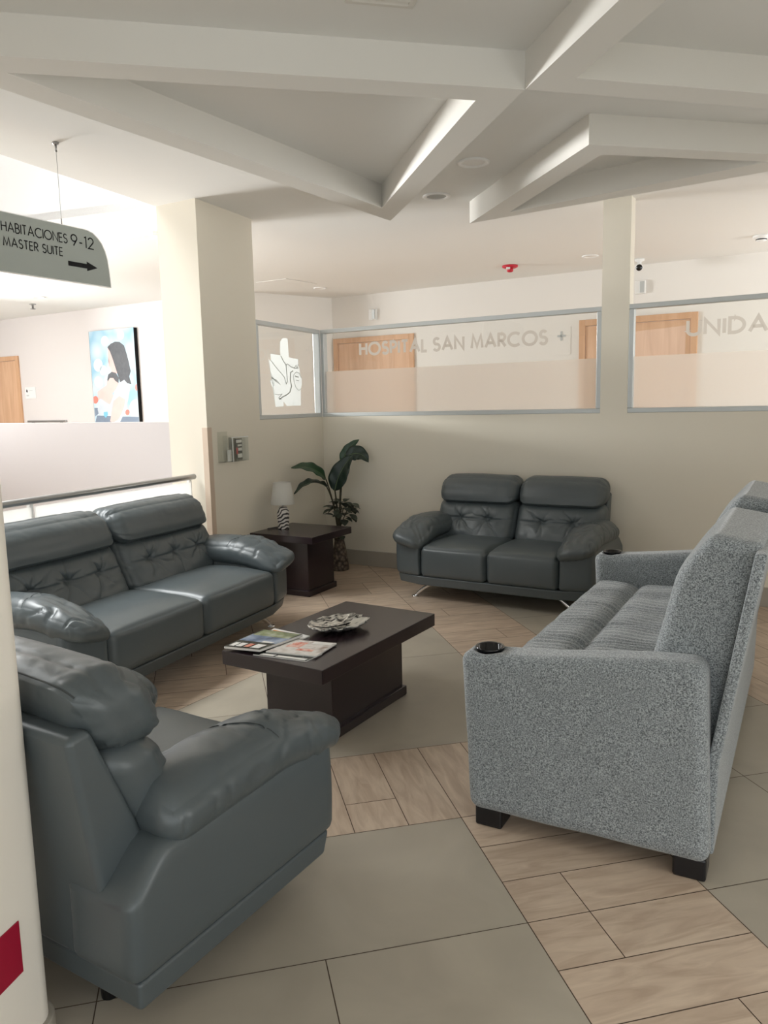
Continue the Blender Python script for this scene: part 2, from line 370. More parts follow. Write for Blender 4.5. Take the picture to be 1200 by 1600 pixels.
# ---------------------------------------------------------------- floor (tile pattern)
FA_ANG = math.radians(-12.921)
FA = Vector((math.sin(FA_ANG), math.cos(FA_ANG), 0)); FB = Vector((math.cos(FA_ANG), -math.sin(FA_ANG), 0))
def make_floor():
    rnd = random.Random(3)
    V, F, MI, UV, TI = [], [], [], [], []
    G = 0.0016
    def quad(poly, mi, ang, tint):
        """poly in (fa, fb); ang 0 = grain along fa, 1 = along fb"""
        base = len(V); ox, oy = rnd.uniform(0, 50), rnd.uniform(0, 50)
        for a, b in poly:
            p = FA*a + FB*b; V.append((p.x, p.y, 0.0))
            UV.append((a+ox, b+oy) if ang == 0 else (b+ox, a+oy)); TI.append(tint)
        F.append(list(range(base, base+len(poly)))); MI.append(mi)
    def rect(a0, a1, b0, b1, mi, ang, sp=0.06):
        t = 1-sp+rnd.random()*2*sp
        quad([(a0+G, b0+G), (a1-G, b0+G), (a1-G, b1-G), (a0+G, b1-G)], mi, ang, t)
    A = lambda i: 1.910+0.5965*i
    B = lambda j: 0.247+0.5925*j
    def planks(i, j, along):
        a0, a1, b0, b1 = A(i), A(i+1), B(j), B(j+1)
        for k in range(3):
            s = (k+2*i+j) % 4
            if along == 'B':
                p0, p1 = a0+(a1-a0)*k/3, a0+(a1-a0)*(k+1)/3
                if k == 2-(0): pass
                js = {0: [], 1: [1/3], 2: [], 3: [2/3]}[s]
                cut = [b0]+[b0+(b1-b0)*f for f in js]+[b1]
                for c0, c1 in zip(cut, cut[1:]): rect(p0, p1, c0, c1, 1, 1)
            else:
                p0, p1 = b0+(b1-b0)*k/3, b0+(b1-b0)*(k+1)/3
                js = [1/3] if k == 1 else []
                cut = [a0]+[a0+(a1-a0)*f for f in js]+[a1]
                for c0, c1 in zip(cut, cut[1:]): rect(c0, c1, p0, p1, 1, 0)
    for i in range(-9, 20):
        for j in range(-14, 16):
            kind = 'G'
            if j == 1 and i <= 0: kind = 'B'
            if i == 1 and -1 <= j <= 1: kind = 'F'
            if j == 2 and i >= 2: kind = 'B'
            if j >= 4 and i >= 2: kind = 'F'
            if i >= 5 and j <= 1: kind = 'B'
            if i >= 4 and j <= -1: kind = 'B'
            if i == 3 and j <= -2: kind = 'B'
            if i >= 13: kind = 'G'
            if kind in 'BF': planks(i, j, kind)
            elif i == 3 and j == -1:
                a0, a1, b0, b1 = A(i), A(i+1), B(j), B(j+1)
                quad([(a0+G, b0+2*G), (a1-2*G, b1-G), (a0+G, b1-G)], 0, 0, 1.0)
                n = 3
                for k in range(n):              # planks cut along the diagonal
                    f0, f1 = k/n, (k+1)/n
                    quad([(a0+(a1-a0)*f0+2*G, b0+G), (a0+(a1-a0)*f1-G, b0+G), (a0+(a1-a0)*f1-G, b0+(b1-b0)*f1-2*G), (a0+(a1-a0)*f0+2*G, b0+(b1-b0)*f0)], 1, 1, 0.96+rnd.random()*0.1)
            elif i == 0 and j == -1: rect(A(0), A(1), B(-1), B(1), 0, 0, 0.02)        # long slabs
            elif i == 0 and j == 0: pass
            elif i == 2 and j == 0: rect(A(2), A(4), B(0), B(2), 0, 0, 0.02)
            elif i in (2, 3) and j in (0, 1): pass
            else:
                rect(A(i), A(i+1), B(j), B(j+1), 0, 0, 0.03)
    g0 = len(V)
    for a, b in ((-4.2, -8.6), (14.2, -8.6), (14.2, 10.2), (-4.2, 10.2)):
        p = FA*a+FB*b; V.append((p.x, p.y, -0.0018)); UV.append((0, 0)); TI.append(1)
    F.append([g0, g0+1, g0+2, g0+3]); MI.append(2)
    me = bpy.data.meshes.new('floor'); me.from_pydata(V, [], F); me.update()
    for m in (M['floor_grey'], M['floor_wood'], M['grout']): me.materials.append(m)
    uvl = me.uv_layers.new(name='uv'); at = me.color_attributes.new('tint', 'FLOAT_COLOR', 'POINT')
    for li, l in enumerate(me.loops): uvl.data[li].uv = UV[l.vertex_index]
    for i, t in enumerate(TI): at.data[i].color = (t, t, t, 1)
    for p, mi in zip(me.polygons, MI): p.material_index = mi
    bm = bmesh.new(); bm.from_mesh(me)
    for f in bm.faces:
        f.normal_update()
        if f.normal.z < 0: f.normal_flip()
    bm.to_mesh(me); bm.free()
    o = bpy.data.objects.new('floor', me); COL.objects.link(o); o['kind'] = 'structure'
make_floor()

# ---------------------------------------------------------------- ceiling with a light well on the left
def edge_pt(t):                      # along the light well's edge above the railing
    return Vector((-1.638, 5.84, 0)) + S1*t
P0, P1 = SW(-1.791, 0), SW(-1.079, 0)            # pillar, right face
P2, P3 = P1 - W1*0.39, P0 - W1*0.39              # pillar, left end
E0 = P3.copy(); E1 = edge_pt(-9.5)
Ldir = Vector((-0.91, 0.337, 0)).normalized()
bm = bmesh.new()
T = 0.06
far_l, far_r = Vector((-8.6, 14.6, 0)), Vector((9.5, 14.6, 0))
lend = P3 + Ldir*6.5
prism(bm, [E1, Vector((9.5, E1.y, 0)), Vector((9.5, 5.0, 0)), P3], ZC, ZC+T)
prism(bm, [P3, Vector((9.5, 5.0, 0)), far_r, far_l, lend], ZC, ZC+T)
c1 = lend + Vector((0, -5.2, 0)); 
prism(bm, [c1, Vector((c1.x-0.0, E1.y, 0)), E1, edge_pt(-5.4)], ZC, ZC+T)
struct('ceiling', bm, M['ceiling'])
# walls of the light well
bm = bmesh.new()
well = [P3, edge_pt(-5.4), c1, lend]
for a, b in zip(well, well[1:]+well[:1]):
    d = (b-a).normalized(); nrm = Vector((d.y, -d.x, 0))*0.05
    if nrm.dot((a+b)/2 - Vector((-3.6, 4.6, 0))) < 0: nrm = -nrm
    prism(bm, [a, b, b+nrm, a+nrm], ZC+0.001, 5.0)
prism(bm, well, 5.0, 5.05)  # unseen roof, added to keep world light out of the well
struct('wall_light_well', bm, M['well_white'])

# beams: hanging triangular frames
def ring(name, outer, inner):
    bm = bmesh.new(); n = len(outer)
    ot = [bm.verts.new((*p, ZC)) for p in outer]; ob = [bm.verts.new((*p, ZB)) for p in outer]
    it = [bm.verts.new((*p, ZC)) for p in inner]; ib = [bm.verts.new((*p, ZB)) for p in inner]
    for i in range(n):
        j = (i+1) % n
        bm.faces.new((ot[i], ot[j], ob[j], ob[i])); bm.faces.new((it[i], ib[i], ib[j], it[j]))
        bm.faces.new((ob[i], ob[j], ib[j], ib[i])); bm.faces.new((ot[i], it[i], it[j], ot[j]))
    return struct(name, bm, M['beam'])
ring('trim_1', [(-1.783, 3.016), (0.642, 3.513), (0.093, 5.842)], [(-1.443, 3.236), (0.444, 3.621), (0.032, 5.468)])
ring('trim_2', [(0.643, 3.512), (1.30, 0.845), (3.52, 4.20)], [(0.834, 3.405), (1.37, 1.20), (3.05, 3.93)])
ring('trim_3', [(1.112, 4.249), (2.643, 4.58), (0.685, 5.977)], [(1.223, 4.418), (2.23, 4.615), (0.929, 5.661)])

# ---------------------------------------------------------------- walls
HS = 1.396
bm = bmesh.new()                                   # window wall with its column
prism(bm, [RW(0.0, 0), RW(7.0, 0), RW(7.0, -.12), RW(-.06, -.12)], 0, HS)
prism(bm, [RW(2.622, 0), RW(2.828, 0), RW(2.828, -.12), RW(2.622, -.12)], HS, ZC)
struct('wall_back', bm, M['wall'])
bm = bmesh.new()                                   # pillar and the wall running from it to the corner
prism(bm, [P0, P1, P2, P3], 0, ZC)
prism(bm, [P1, SW(0, 0), RW(-.06, -.12), SW(0.0, -.12), SW(-1.079, -.12)], 0, HS)
struct('wall_side', bm, M['wall'])
bm = bmesh.new()                                   # half wall behind the railing
Hh = 1.402
a = P3; b = P3 - W1*6.2
prism(bm, [a, b, b-NV*.14, a-NV*.14], 0, Hh)
struct('wall_half', bm, M['half_wall'])
FW = Vector((-0.662, 11.014, 0))
bm = bmesh.new()
a, b = FW, FW + W1*9.5
prism(bm, [a, b, b-NV*.1, a-NV*.1], 0, ZC)
struct('wall_corridor', bm, M['corridor_wall'])
bm = bmesh.new()
ed = Vector((-0.955, -0.706, 0)).normalized(); a, b = FW, FW+ed*1.43
nn = Vector((ed.y, -ed.x, 0))*-.1
if nn.y < 0: nn = -nn
prism(bm, [a, b, b+nn, a+nn], 0, ZC)
struct('wall_corridor_end', bm, M['corridor_wall'])
HQ = Vector((-3.136, 10.95, 0))
bm = bmesh.new()
a, b = HQ + W1*1.545, HQ - W1*6.6
prism(bm, [a, b, b-NV*.1, a-NV*.1], 0, ZC)
struct('wall_hall', bm, M['white_wall'])
bm = bmesh.new()                                   # wall on the far right, outside the frame
a = RW(7.0, 0); b = RW(7.0, 0)+NV*6.5
prism(bm, [a, b, b+W1*.1, a+W1*.1], 0, ZC)
struct('wall_right', bm, M['wall'])

bm = bmesh.new(); box(bm, -7.75, -7.6, -4.0, 14.6, 0, ZC); struct('wall_left_block', bm, M['white_wall'])   # far left, unseen, added to block world light from that side
# near wall end on the left with a rounded edge
def near_outline(grow=0.0):
    tip = Vector((-0.822, 1.62, 0)); d = Vector((0.24, 0.97, 0)).normalized(); n = Vector((d.y, -d.x, 0))
    r = 0.055
    c = tip - n*r
    pts = []
    pts.append(c - d*2.6 + n*(r+grow))
    for i in range(0, 10):
        an = math.radians(90*i/9)
        pts.append(c + (n*math.cos(an) + d*math.sin(an))*(r+grow))
    pts.append(c - n*0.32 + d*(r+grow)); pts.append(c - n*0.32 - d*2.6)
    return pts
bm = bmesh.new(); prism(bm, near_outline(), 0, ZC)
o = struct('wall_near', bm, M['near_wall'], smooth=False)
for p in o.data.polygons: p.use_smooth = abs(p.normal.z) < 0.5
md = o.modifiers.new('split', 'EDGE_SPLIT'); md.split_angle = math.radians(40)
# baseboards
bm = bmesh.new(); prism(bm, near_outline(0.014), 0, 0.085); struct('baseboard_near', bm, M['baseboard'], bevel=0.004)
bm = bmesh.new(); prism(bm, [RW(0, 0), RW(7, 0), RW(7, .014), RW(0.0, .014)], 0, 0.143); struct('baseboard_back', bm, M['baseboard'], bevel=0.003)
bm = bmesh.new(); prism(bm, [SW(-1.791, 0), SW(-.0, 0), SW(-.0, .014), SW(-1.791, .014)], 0, 0.143); struct('baseboard_side', bm, M['baseboard'], bevel=0.003)

# ---------------------------------------------------------------- glazing over the half-height walls
def window(idx, o, ax, nrm, L, z0, z1, film, txt=None, logo=False):
    """o = inner start point on the wall face, ax = direction, nrm towards the lounge"""
    Z = Vector((0, 0, 1)); fw, fd = 0.036, 0.06
    root = bpy.data.objects.new('window_%d' % idx, None); COL.objects.link(root); root['kind'] = 'structure'
    bm = bmesh.new()
    b0 = o - nrm*fd + Z*z0
    obox(bm, b0, ax*L, nrm*fd, Z*fw); obox(bm, b0+Z*(z1-z0-fw), ax*L, nrm*fd, Z*fw)
    obox(bm, b0+Z*fw, ax*fw, nrm*fd, Z*(z1-z0-2*fw)); obox(bm, b0+Z*fw+ax*(L-fw), ax*fw, nrm*fd, Z*(z1-z0-2*fw))
    obj('window_frame', bm, M['alu'], root, bevel=0.004)
    bm = bmesh.new()
    obox(bm, o - nrm*0.034 + ax*fw*.8 + Z*(z0+fw*.8), ax*(L-fw*1.6), nrm*0.0, Z*(z1-z0-fw*1.6)) if False else None
    q = o - nrm*0.034 + Z*(z0+fw*.9) + ax*fw*.9
    v = [bm.verts.new(p) for p in (q, q+ax*(L-1.8*fw), q+ax*(L-1.8*fw)+Z*(z1-z0-1.8*fw), q+Z*(z1-z0-1.8*fw))]; bm.faces.new(v)
    obj('pane', bm, M['glass'], root)
    if film:
        bm = bmesh.new(); q = o - nrm*0.031 + Z*(z0+fw*.9) + ax*fw*.9
        v = [bm.verts.new(p) for p in (q, q+ax*(L-1.8*fw), q+ax*(L-1.8*fw)+Z*(film-z0-fw*.9), q+Z*(film-z0-fw*.9))]; bm.faces.new(v)
        f = obj('frosted_film', bm, M['frost'], root); f['label'] = 'frosted lower band'
    if txt:
        bm = bmesh.new(); s, x0, x1, y0, h, w = txt
        TT = lambda x, y: o - nrm*0.030 + ax*x + Z*y
        for wd_, a0_, a1_ in s: write(bm, wd_, a0_, a1_, y0, h, w, TT, 0.26)
        f = obj('lettering', bm, M['frost_letter'], root); f['label'] = 'frosted capital letters'
    return root
def side_logo(root):
    """white bird-and-egg emblem on the pane beside the pillar (coordinates: metres from the corner, height)"""
    Z = Vector((0, 0, 1))
    # emblem picture box: pixel zoom (270..575, 525..1180) -> s -0.86..-0.317, z 2.088..1.496
    def Tm(off):
        def f(x, y):
            k = (1-(x-270)/305.0)
            s = -0.317 - 0.543*((575-x)/305.0)**1.0*(1+0.08*(x-270)/305.0*0)
            zt = 2.085 + 0.008*k; zb = 1.496
            z = zt + (zb-zt)*(y-525)/655.0
            return SW(s, -0.030+off, z)
        return f
    T0, T1 = Tm(0), Tm(0.002)
    bm = bmesh.new()
    def poly(pts):
        vs = [bm.verts.new(T0(*p)) for p in pts]; f = bm.faces.new(vs); bmesh.ops.triangulate(bm, faces=[f])
    poly([(450, 528), (452, 620), (456, 705), (545, 714), (545, 770), (555, 800), (560, 850), (575, 900), (575, 960), (562, 1015), (558, 1170), (492, 1170),
          (490, 1130), (465, 1172), (420, 1172), (390, 1130), (388, 1175), (315, 1178), (312, 1060), (300, 1020), (285, 975), (275, 930), (320, 945), (290, 880), (278, 800), (270, 740), (290, 760), (288, 690), (378, 695), (376, 640), (380, 570), (400, 535), (425, 526)])
    o = obj('emblem', bm, M['frost_logo'], root); o['label'] = 'white bird emblem'
    bm = bmesh.new()
    def ln(pts, w=6): ribbon(bm, pts, w, T1)
    # the ribbon is built in picture units, then mapped onto the pane
    ln([(380, 700), (400, 745), (425, 780), (440, 770), (470, 795), (510, 805), (545, 800)], 7)
    ln([(425, 780), (428, 850), (432, 940), (420, 960), (405, 900), (375, 860), (330, 810), (290, 755)], 6)
    ln([(290, 900), (325, 940), (365, 970), (330, 930), (285, 910)], 6)
    ln([(490, 830), (465, 850), (460, 930), (470, 980), (450, 1040), (420, 1065), (380, 1085), (350, 1110)], 9)
    ln([(490, 870), (495, 930), (510, 990), (540, 1022), (565, 1000)], 5)
    ln([(495, 870), (520, 840), (550, 850), (572, 900)], 5)
    ln([(312, 1060), (345, 1066), (375, 1060), (345, 1095), (372, 1110)], 6)
    ln([(505, 880), (545, 890)], 10); ln([(515, 920), (545, 925)], 6); ln([(500, 810), (520, 775), (530, 800), (545, 765)], 5)
    o = obj('emblem_line', bm, M['sign_grey'], root); o['label'] = 'grey drawn lines of the emblem'
window(1, RW(0.0, 0), W1, NV, 2.622, HS, 2.20, 1.816, ([('HOSPITAL', 0.422, 1.105), ('SAN', 1.172, 1.453), ('MARCOS', 1.530, 2.181)], 0, 0, 1.938, 0.125, 0.024))
window(2, RW(2.828, 0), W1, NV, 4.1, HS, 2.20, 1.816, ([('UNIDAD', 3.240-2.828, 3.885-2.828)], 0, 0, 1.938, 0.125, 0.024))
r3 = window(3, SW(-1.079, 0), S1, PV, 1.079, HS, 2.20, None)
side_logo(r3)

# ---------------------------------------------------------------- doors
def door(idx, o, ax, nrm, w, h, depth=0.03, leaves=1, handle=True):
    Z = Vector((0, 0, 1)); fw = 0.07
    root = bpy.data.objects.new('door_%d' % idx, None); COL.objects.link(root); root['kind'] = 'structure'
    bm = bmesh.new()
    obox(bm, o, ax*fw, nrm*depth, Z*h); obox(bm, o+ax*(w-fw), ax*fw, nrm*depth, Z*h); obox(bm, o+ax*fw+Z*(h-fw), ax*(w-2*fw), nrm*depth, Z*fw)
    obj('door_frame', bm, M['door_frame'], root, bevel=0.004)
    lw = (w-2*fw)/leaves
    for k in range(leaves):
        bm = bmesh.new(); obox(bm, o+ax*(fw+lw*k+0.004), ax*(lw-0.008), nrm*0.010, Z*(h-fw-0.004))
        obj('door_leaf', bm, M['door_wood'], root)
        if handle:
            bm = bmesh.new(); q = o+ax*(fw+lw*k+(lw-0.09 if k == 0 else 0.07))+Z*1.0 + nrm*0.010
            obox(bm, q, ax*0.02, nrm*0.05, Z*0.02); obox(bm, q+nrm*0.04-ax*0.10, ax*0.12, nrm*0.015, Z*0.02)
            obj('door_handle', bm, M['steel'], root, bevel=0.003)
    return root
door(1, FW + W1*0.02, W1, NV, 1.275, 2.415, leaves=1)
door(2, FW + W1*3.495, W1, NV, 1.30, 2.42, leaves=1)
hd = door(3, HQ - W1*4.05, W1, NV, 0.985, 2.39, leaves=1)

# hatch in the corridor ceiling
bm = bmesh.new()
hp = [Vector((-1.468, 9.491)), Vector((-1.193, 10.045)), Vector((-0.758, 9.689)), Vector((-1.08, 9.26))]
prism(bm, [(p.x, p.y) for p in hp], ZC-0.006, ZC)
struct('trim_4', bm, M['ceiling'], bevel=0.002)
# tan guard on the pillar edge
bm = bmesh.new()
g = 0.004; wl = 0.05
prism(bm, [P0+PV*g, P0+S1*wl+PV*g, P0+S1*wl, P0, P0-W1*wl, P0-W1*wl+NV*g, P0+NV*g+PV*g], 0.145, 1.358)
tag(obj('corner_guard', bm, M['tan'], bevel=0.0015), 'tan vinyl corner guard strip running up the pillar edge', 'corner guard')

# ---------------------------------------------------------------- railing behind the long sofa
RP = -0.125
rail = thing('handrail', 'grey tube handrail over white glass panels behind the two-seat leather sofa at left', 'railing', SW(-1.85, RP))
off = SW(-1.85, RP)
def RL(s, z, p=0.0): return SW(s, RP+p, z) - off
bm = bmesh.new(); tube(bm, [RL(-1.815, 0.995), RL(-1.83, 0.995), RL(-5.6, 0.995)], 0.021, 14); obj('rail', bm, M['steel'], rail, True)
s = -1.86
while s > -5.4:
    bm = bmesh.new(); e = max(s-1.42, -5.6)
    obox(bm, RL(s, 0.06, -0.006), RL(e, 0.06, -0.006)-RL(s, 0.06, -0.006), PV*0.012, (0, 0, 0.90)); obj('glass_panel', bm, M['rail_glass'], rail)
    s -= 1.45
for s in (-1.845, -3.295, -4.745):
    bm = bmesh.new(); obox(bm, RL(s-0.012, 0, -0.035), S1*0.024, PV*0.025, (0, 0, 0.975)); obj('post', bm, M['white_gloss'], rail)

# ---------------------------------------------------------------- leather sofa set
LE = M['leather']
def leather_sofa(name, label, loc, rotz, mod, n, tufts, seed):
    """local frame: x across, y from the back (0) to the front (0.85), z up"""
    AW = 0.235; hw = mod*n/2 + AW; D = 0.85
    t = thing(name, label, 'armchair' if n == 1 else 'sofa', loc, rotz)
    rs = seed*7.31
    # base plinth, chamfered towards the arm ends
    bm = bmesh.new()
    sw = mod*n/2
    pts = [(-hw+.01, 0.02), (hw-.01, 0.02), (hw-.01, D-.075), (sw, D-.012), (-sw, D-.012), (-hw+.01, D-.075)]
    lo = [(-hw+.014, 0.024), (hw-.014, 0.024), (hw-.016, D-.095), (sw-.005, D-.03), (-sw+.005, D-.03), (-hw+.016, D-.095)]
    a = [bm.verts.new((*p, 0.118)) for p in lo]; b = [bm.verts.new((*p, 0.192)) for p in pts]
    bm.faces.new(a[::-1]); bm.faces.new(b)
    for i in range(6): bm.faces.new((a[i], a[(i+1) % 6], b[(i+1) % 6], b[i]))
    obj('base', bm, LE, t, True, bevel=0.012, seg=3).modifiers.new('n', 'WEIGHTED_NORMAL')
    # arms
    for sgn in (-1, 1):
        def fa(x, y, z, a, b, c, sgn=sgn):
            o = a*sgn                                 # +1 = outer side
            yy = y+0.425; zz = z+0.342
            if b > 0: yy -= 0.055*max(0, (o+1)/2)*sstep(0.2, 1, b)
            top = sstep(0.0, 1.0, c)
            zz -= 0.055*((1-o)/2)**1.5*top*sstep(-0.6, 0.4, b)
            zz -= 0.085*(1-sstep(0.0, 0.13, yy))*top
            xx = x + sgn*(mod*n/2+AW/2)
            xx += sgn*0.006*math.sin(math.pi*(zz-0.19)/0.3)
            return (xx, yy, zz)
        cushion('arm', (AW/2, 0.425, 0.152), 0.032, fa, (12, 30, 12), LE, t)
        # padded arm rest
        PH = (0.140, 0.375, 0.074)
        def fp(x, y, z, a, b, c, sgn=sgn):
            o = a*sgn
            yn = (b+1)/2                               # 0 back .. 1 front
            yy = 0.500 + y
            zc = 0.556 - 0.02*(1-yn)**2 - 0.066*sstep(0.55, 1.0, yn)
            th = 1.0 - 0.25*sstep(0.75, 1, yn) + 0.16*math.sin(math.pi*min(1, yn*1.05))
            th *= 1 - 0.25*a*a*(1 if c > 0 else 0.3)
            zz = zc + z*th
            zz -= 0.055*((1-o)/2)**1.3*(0.3+0.7*yn)
            zz -= 0.018*sstep(0.0, 1.0, o)*(1-yn)
            xx = x*(1-0.10*sstep(0.8, 1, yn)) + sgn*(mod*n/2+AW/2-0.004)
            # gathered folds near the front seam and soft dents on top
            w = sstep(0.55, 0.8, yn)*(1-sstep(0.88, 1.0, yn))
            zz += 0.0050*w*math.sin(60*xx + 14*fbm(xx+rs, yy, 1, 6))
            zz += 0.010*fbm(xx*1.0+rs, yy*0.8, sgn*3.1, 9)*(1 if c > 0 else 0.3)
            rg = abs(fbm(xx*1.3+yy*0.8+rs, yy*0.9-xx*0.5, sgn*5.3, 7.5))
            zz -= 0.011*max(0, 1-rg/0.11)*sstep(-0.2, 0.6, c)*(0.25+0.75*sstep(0.35, 0.7, yn))
            rg = abs(fbm(xx*1.9-yy*0.4+rs, yy*1.5, sgn*2.3, 11))
            xx += sgn*0.006*max(0, 1-rg/0.13)*-1*sstep(0.5, 0.9, o)*(1-abs(c))
            # stitched seam across the pad
            zz -= 0.006*math.exp(-((yy-0.50-0.04*a)/0.007)**2)*(1 if c > -.2 else 0)
            yy += 0.018*(1-a*a)*sstep(0.8, 1, yn)
            return (xx, yy, zz)
        pd = cushion('arm_pad', PH, 0.07, fp, (26, 84, 16), LE, t)
        bm = bmesh.new(); tube(bm, [surf(PH, 0.07, fp, -0.97+1.94*i/40, 0.02+0.10*(-0.97+1.94*i/40)*sgn, 1.0) for i in range(41)], 0.0016, 6)
        o = obj('stitching', bm, M['leather_seam'], pd, True); o['label'] = 'dark stitched seam'
    # back frame: narrow below between the arms, wider above them
    bm = bmesh.new()
    prof = [(0.012, 0.19), (0.005, 0.40), (-0.050, 0.775), (-0.045, 0.792), (0.012, 0.796), (0.135, 0.50), (0.22, 0.40), (0.22, 0.19)]
    x0 = hw-0.10
    ext(bm, [(-x0, y, z) for y, z in prof], (2*x0, 0, 0))
    o = obj('back_frame', bm, LE, t, True, bevel=0.022, seg=4); o.modifiers.new('n', 'WEIGHTED_NORMAL')
    # seat cushions
    for k in range(n):
        cx = (k-(n-1)/2)*mod
        def fs(x, y, z, a, b, c, k=k, cx=cx):
            xx = cx+x; yy = 0.555+y; zz = 0.312+z
            bul = (1-a**4)*(1-b**4)
            if c > 0: zz += 0.020*bul*c - 0.012*sstep(0.3, 1, b)*c
            if b > 0: yy += 0.012*(1-a**4)*(1-c*c)*b
            zz += 0.004*fbm(xx+rs, yy, 2.0, 5)*(c > 0)
            # pulls at the middle crease
            e = sstep(0.86, 1.0, abs(a))
            zz -= 0.010*e*(c > 0)*sstep(-.2, .8, b)
            yy -= 0.010*e*(b > 0.5)
            return (xx, yy, zz)
        cushion('seat_cushion', (mod/2-0.001, 0.295, 0.122), 0.035, fs, (36, 34, 16), LE, t)
    # back cushions, button-tufted, with a rolled headrest above each
    bw = (2*hw-0.17)/n
    for k in range(n):
        cx = (k-(n-1)/2)*bw
        nt = tufts
        tx = [cx + bw*0.86*((i+0.5)/nt-0.5)*(0.92 if nt > 2 else 0.8) for i in range(nt)]
        tz = 0.575
        rr = random.Random(seed*10+k)
        cre = []
        for q in tx:
            for i in range(8):
                an = 2*math.pi*(i+rr.random()*0.8)/8
                cre.append((q, an, rr.uniform(0.06, 0.13), rr.uniform(0.009, 0.019)))
        def fb_(x, y, z, a, b, c, cx=cx, tx=tx, cre=cre):
            xx = cx+x; zz = 0.555+z
            lean = (0.30-0.43)*(zz-0.42)/0.28
            yy = 0.255+y+lean-0.022*a**4*sstep(-0.6, 0.9, b)
            if b > 0:
                f = sstep(0.0, 0.7, b)
                bulge = 0.030*(1-a**4)*(1-c**4)
                d = 0.0
                d += 0.010*math.exp(-((zz-tz)/0.008)**2)*(1-a**6)
                d += 0.008*math.exp(-((zz-tz)/0.05)**2)*(1-a**6)
                for q in tx:
                    r2 = (xx-q)**2+(zz-tz)**2
                    d += 0.016*math.exp(-r2/0.042**2) + 0.007*math.exp(-r2/0.012**2)
                for q, an, ln, dp in cre:
                    ux, uz = math.cos(an), math.sin(an)
                    al = (xx-q)*ux+(zz-tz)*uz
                    if 0 < al < ln*1.6:
                        pe = -(xx-q)*uz+(zz-tz)*ux
                        pe += 0.004*math.sin(al*60+q*9)
                        d += dp*math.exp(-(pe/0.0065)**2)*max(0, 1-(al/(ln*1.5)))*min(1, al/0.012)
                d -= 0.006*fbm(xx+rs, zz*1.4, 4.0, 14)*(1-c**6)
                d += 0.0015*math.sin(zz*120+8*fbm(xx, zz, rs, 9))*sstep(0.8, 0.97, abs(a))
                yy += f*(bulge-d)
            return (xx, yy, zz)
        cushion('back_cushion', (bw/2-0.002, 0.098, 0.165), 0.07, fb_, (int(bw*170), 10, 64), LE, t, 0.25)
        def fh(x, y, z, a, b, c, cx=cx):
            # a roll leaning back, its ends gathered into folds
            e = sstep(0.80, 1.0, abs(a))
            ang = math.atan2(z, y)
            fo = sstep(0.70, 0.97, abs(a))
            rad = 1 - 0.05*e + fo*0.022*math.sin(ang*15+3*fbm(x, rs, ang, 4)) + 0.030*fbm((cx+x)*1.3+rs, ang*0.25, 1.0, 5)
            rg = abs(fbm((cx+x)*2.2+rs, ang*0.35, 7.0, 6))
            rad -= 0.020*max(0, 1-rg/0.10)*(z > 0)
            yy = 0.105 + y*rad - 0.045*c + 0.020*(1-a*a)
            zz = 0.797 + z*rad + 0.010*(1-a*a)*(c > 0)
            zz -= 0.006*math.exp(-((y+0.01)/0.008)**2)*(c > 0.5)
            xx = cx+x
            return (xx, yy, zz)
        HH = (bw/2-0.003, 0.118, 0.108)
        hr = cushion('headrest', HH, 0.086, fh, (70, 28, 24), LE, t, 0.35)
        bm = bmesh.new(); tube(bm, [surf(HH, 0.086, fh, -0.985+1.97*i/60, -0.80, 1.0) for i in range(61)], 0.0022, 6)
        o = obj('piping', bm, M['leather_seam'], hr, True); o['label'] = 'dark seam along the top'
    # legs: curved chrome tubes in front, plain black feet behind
    for sgn in (-1, 1):
        bm = bmesh.new()
        xt, xf = sgn*(hw-0.33), sgn*(hw-(0.135 if n > 1 else 0.27))
        pts = []
        for i in range(9):
            f = i/8
            pts.append((xt+(xf-xt)*(f*0.72+0.28*f*f*0+0.28*f), 0.70+0.035*f, 0.13-0.122*(f**1.6)))
        bmesh.ops.create_cone(bm, cap_ends=True, segments=20, radius1=0.028, radius2=0.024, depth=0.012, matrix=Matrix.Translation((xf, 0.735, 0.006)))
        tube(bm, pts, [0.019, 0.019, 0.018, 0.017, 0.016, 0.015, 0.014, 0.013, 0.012], 12)
        o = obj('leg', bm, M['chrome'], t, True); o['label'] = 'curved chrome front leg'
    for sgn in (-1, 1):
        bm = bmesh.new()
        bmesh.ops.create_cone(bm, cap_ends=True, segments=16, radius1=0.022, radius2=0.028, depth=0.129, matrix=Matrix.Translation((sgn*(hw-0.25), 0.12, 0.0645)))
        o = obj('leg', bm, M['black_plastic'], t, True); o['label'] = 'black rear foot'
    return t

a_ls = math.radians(149.09)
leather_sofa('loveseat', 'short grey leather loveseat standing against the back wall under the window', RW(2.065, 0.10), a_ls, 0.541, 2, 2, 1)
a_s1 = math.atan2(-PV.x, PV.y)
leather_sofa('leather_sofa', 'long grey leather two-seat sofa in front of the white railing at left', SW(-2.968, -0.045), a_s1, 0.757, 2, 3, 2)
leather_sofa('leather_armchair', 'grey leather armchair seen from behind in the left foreground', (-1.043, 1.854, 0), math.radians(-31.3), 0.60, 1, 2, 3)

# ---------------------------------------------------------------- grey fabric sofa bed on the right
FBm = M['fabric']
fd_ = Vector((0.8746, -0.4848, 0)); fl_ = Vector((0.4848, 0.8746, 0))   # depth (front to back) and length
fs = thing('fabric_sofa', 'grey melange fabric sofa bed with cup holders in the arms at right', 'sofa', (0.28, 2.577, 0))
fs.matrix_world = Matrix(((fd_.x, fl_.x, 0, 0.28), (fd_.y, fl_.y, 0, 2.577), (0, 0, 1, 0), (0, 0, 0, 1)))
FL = 2.06
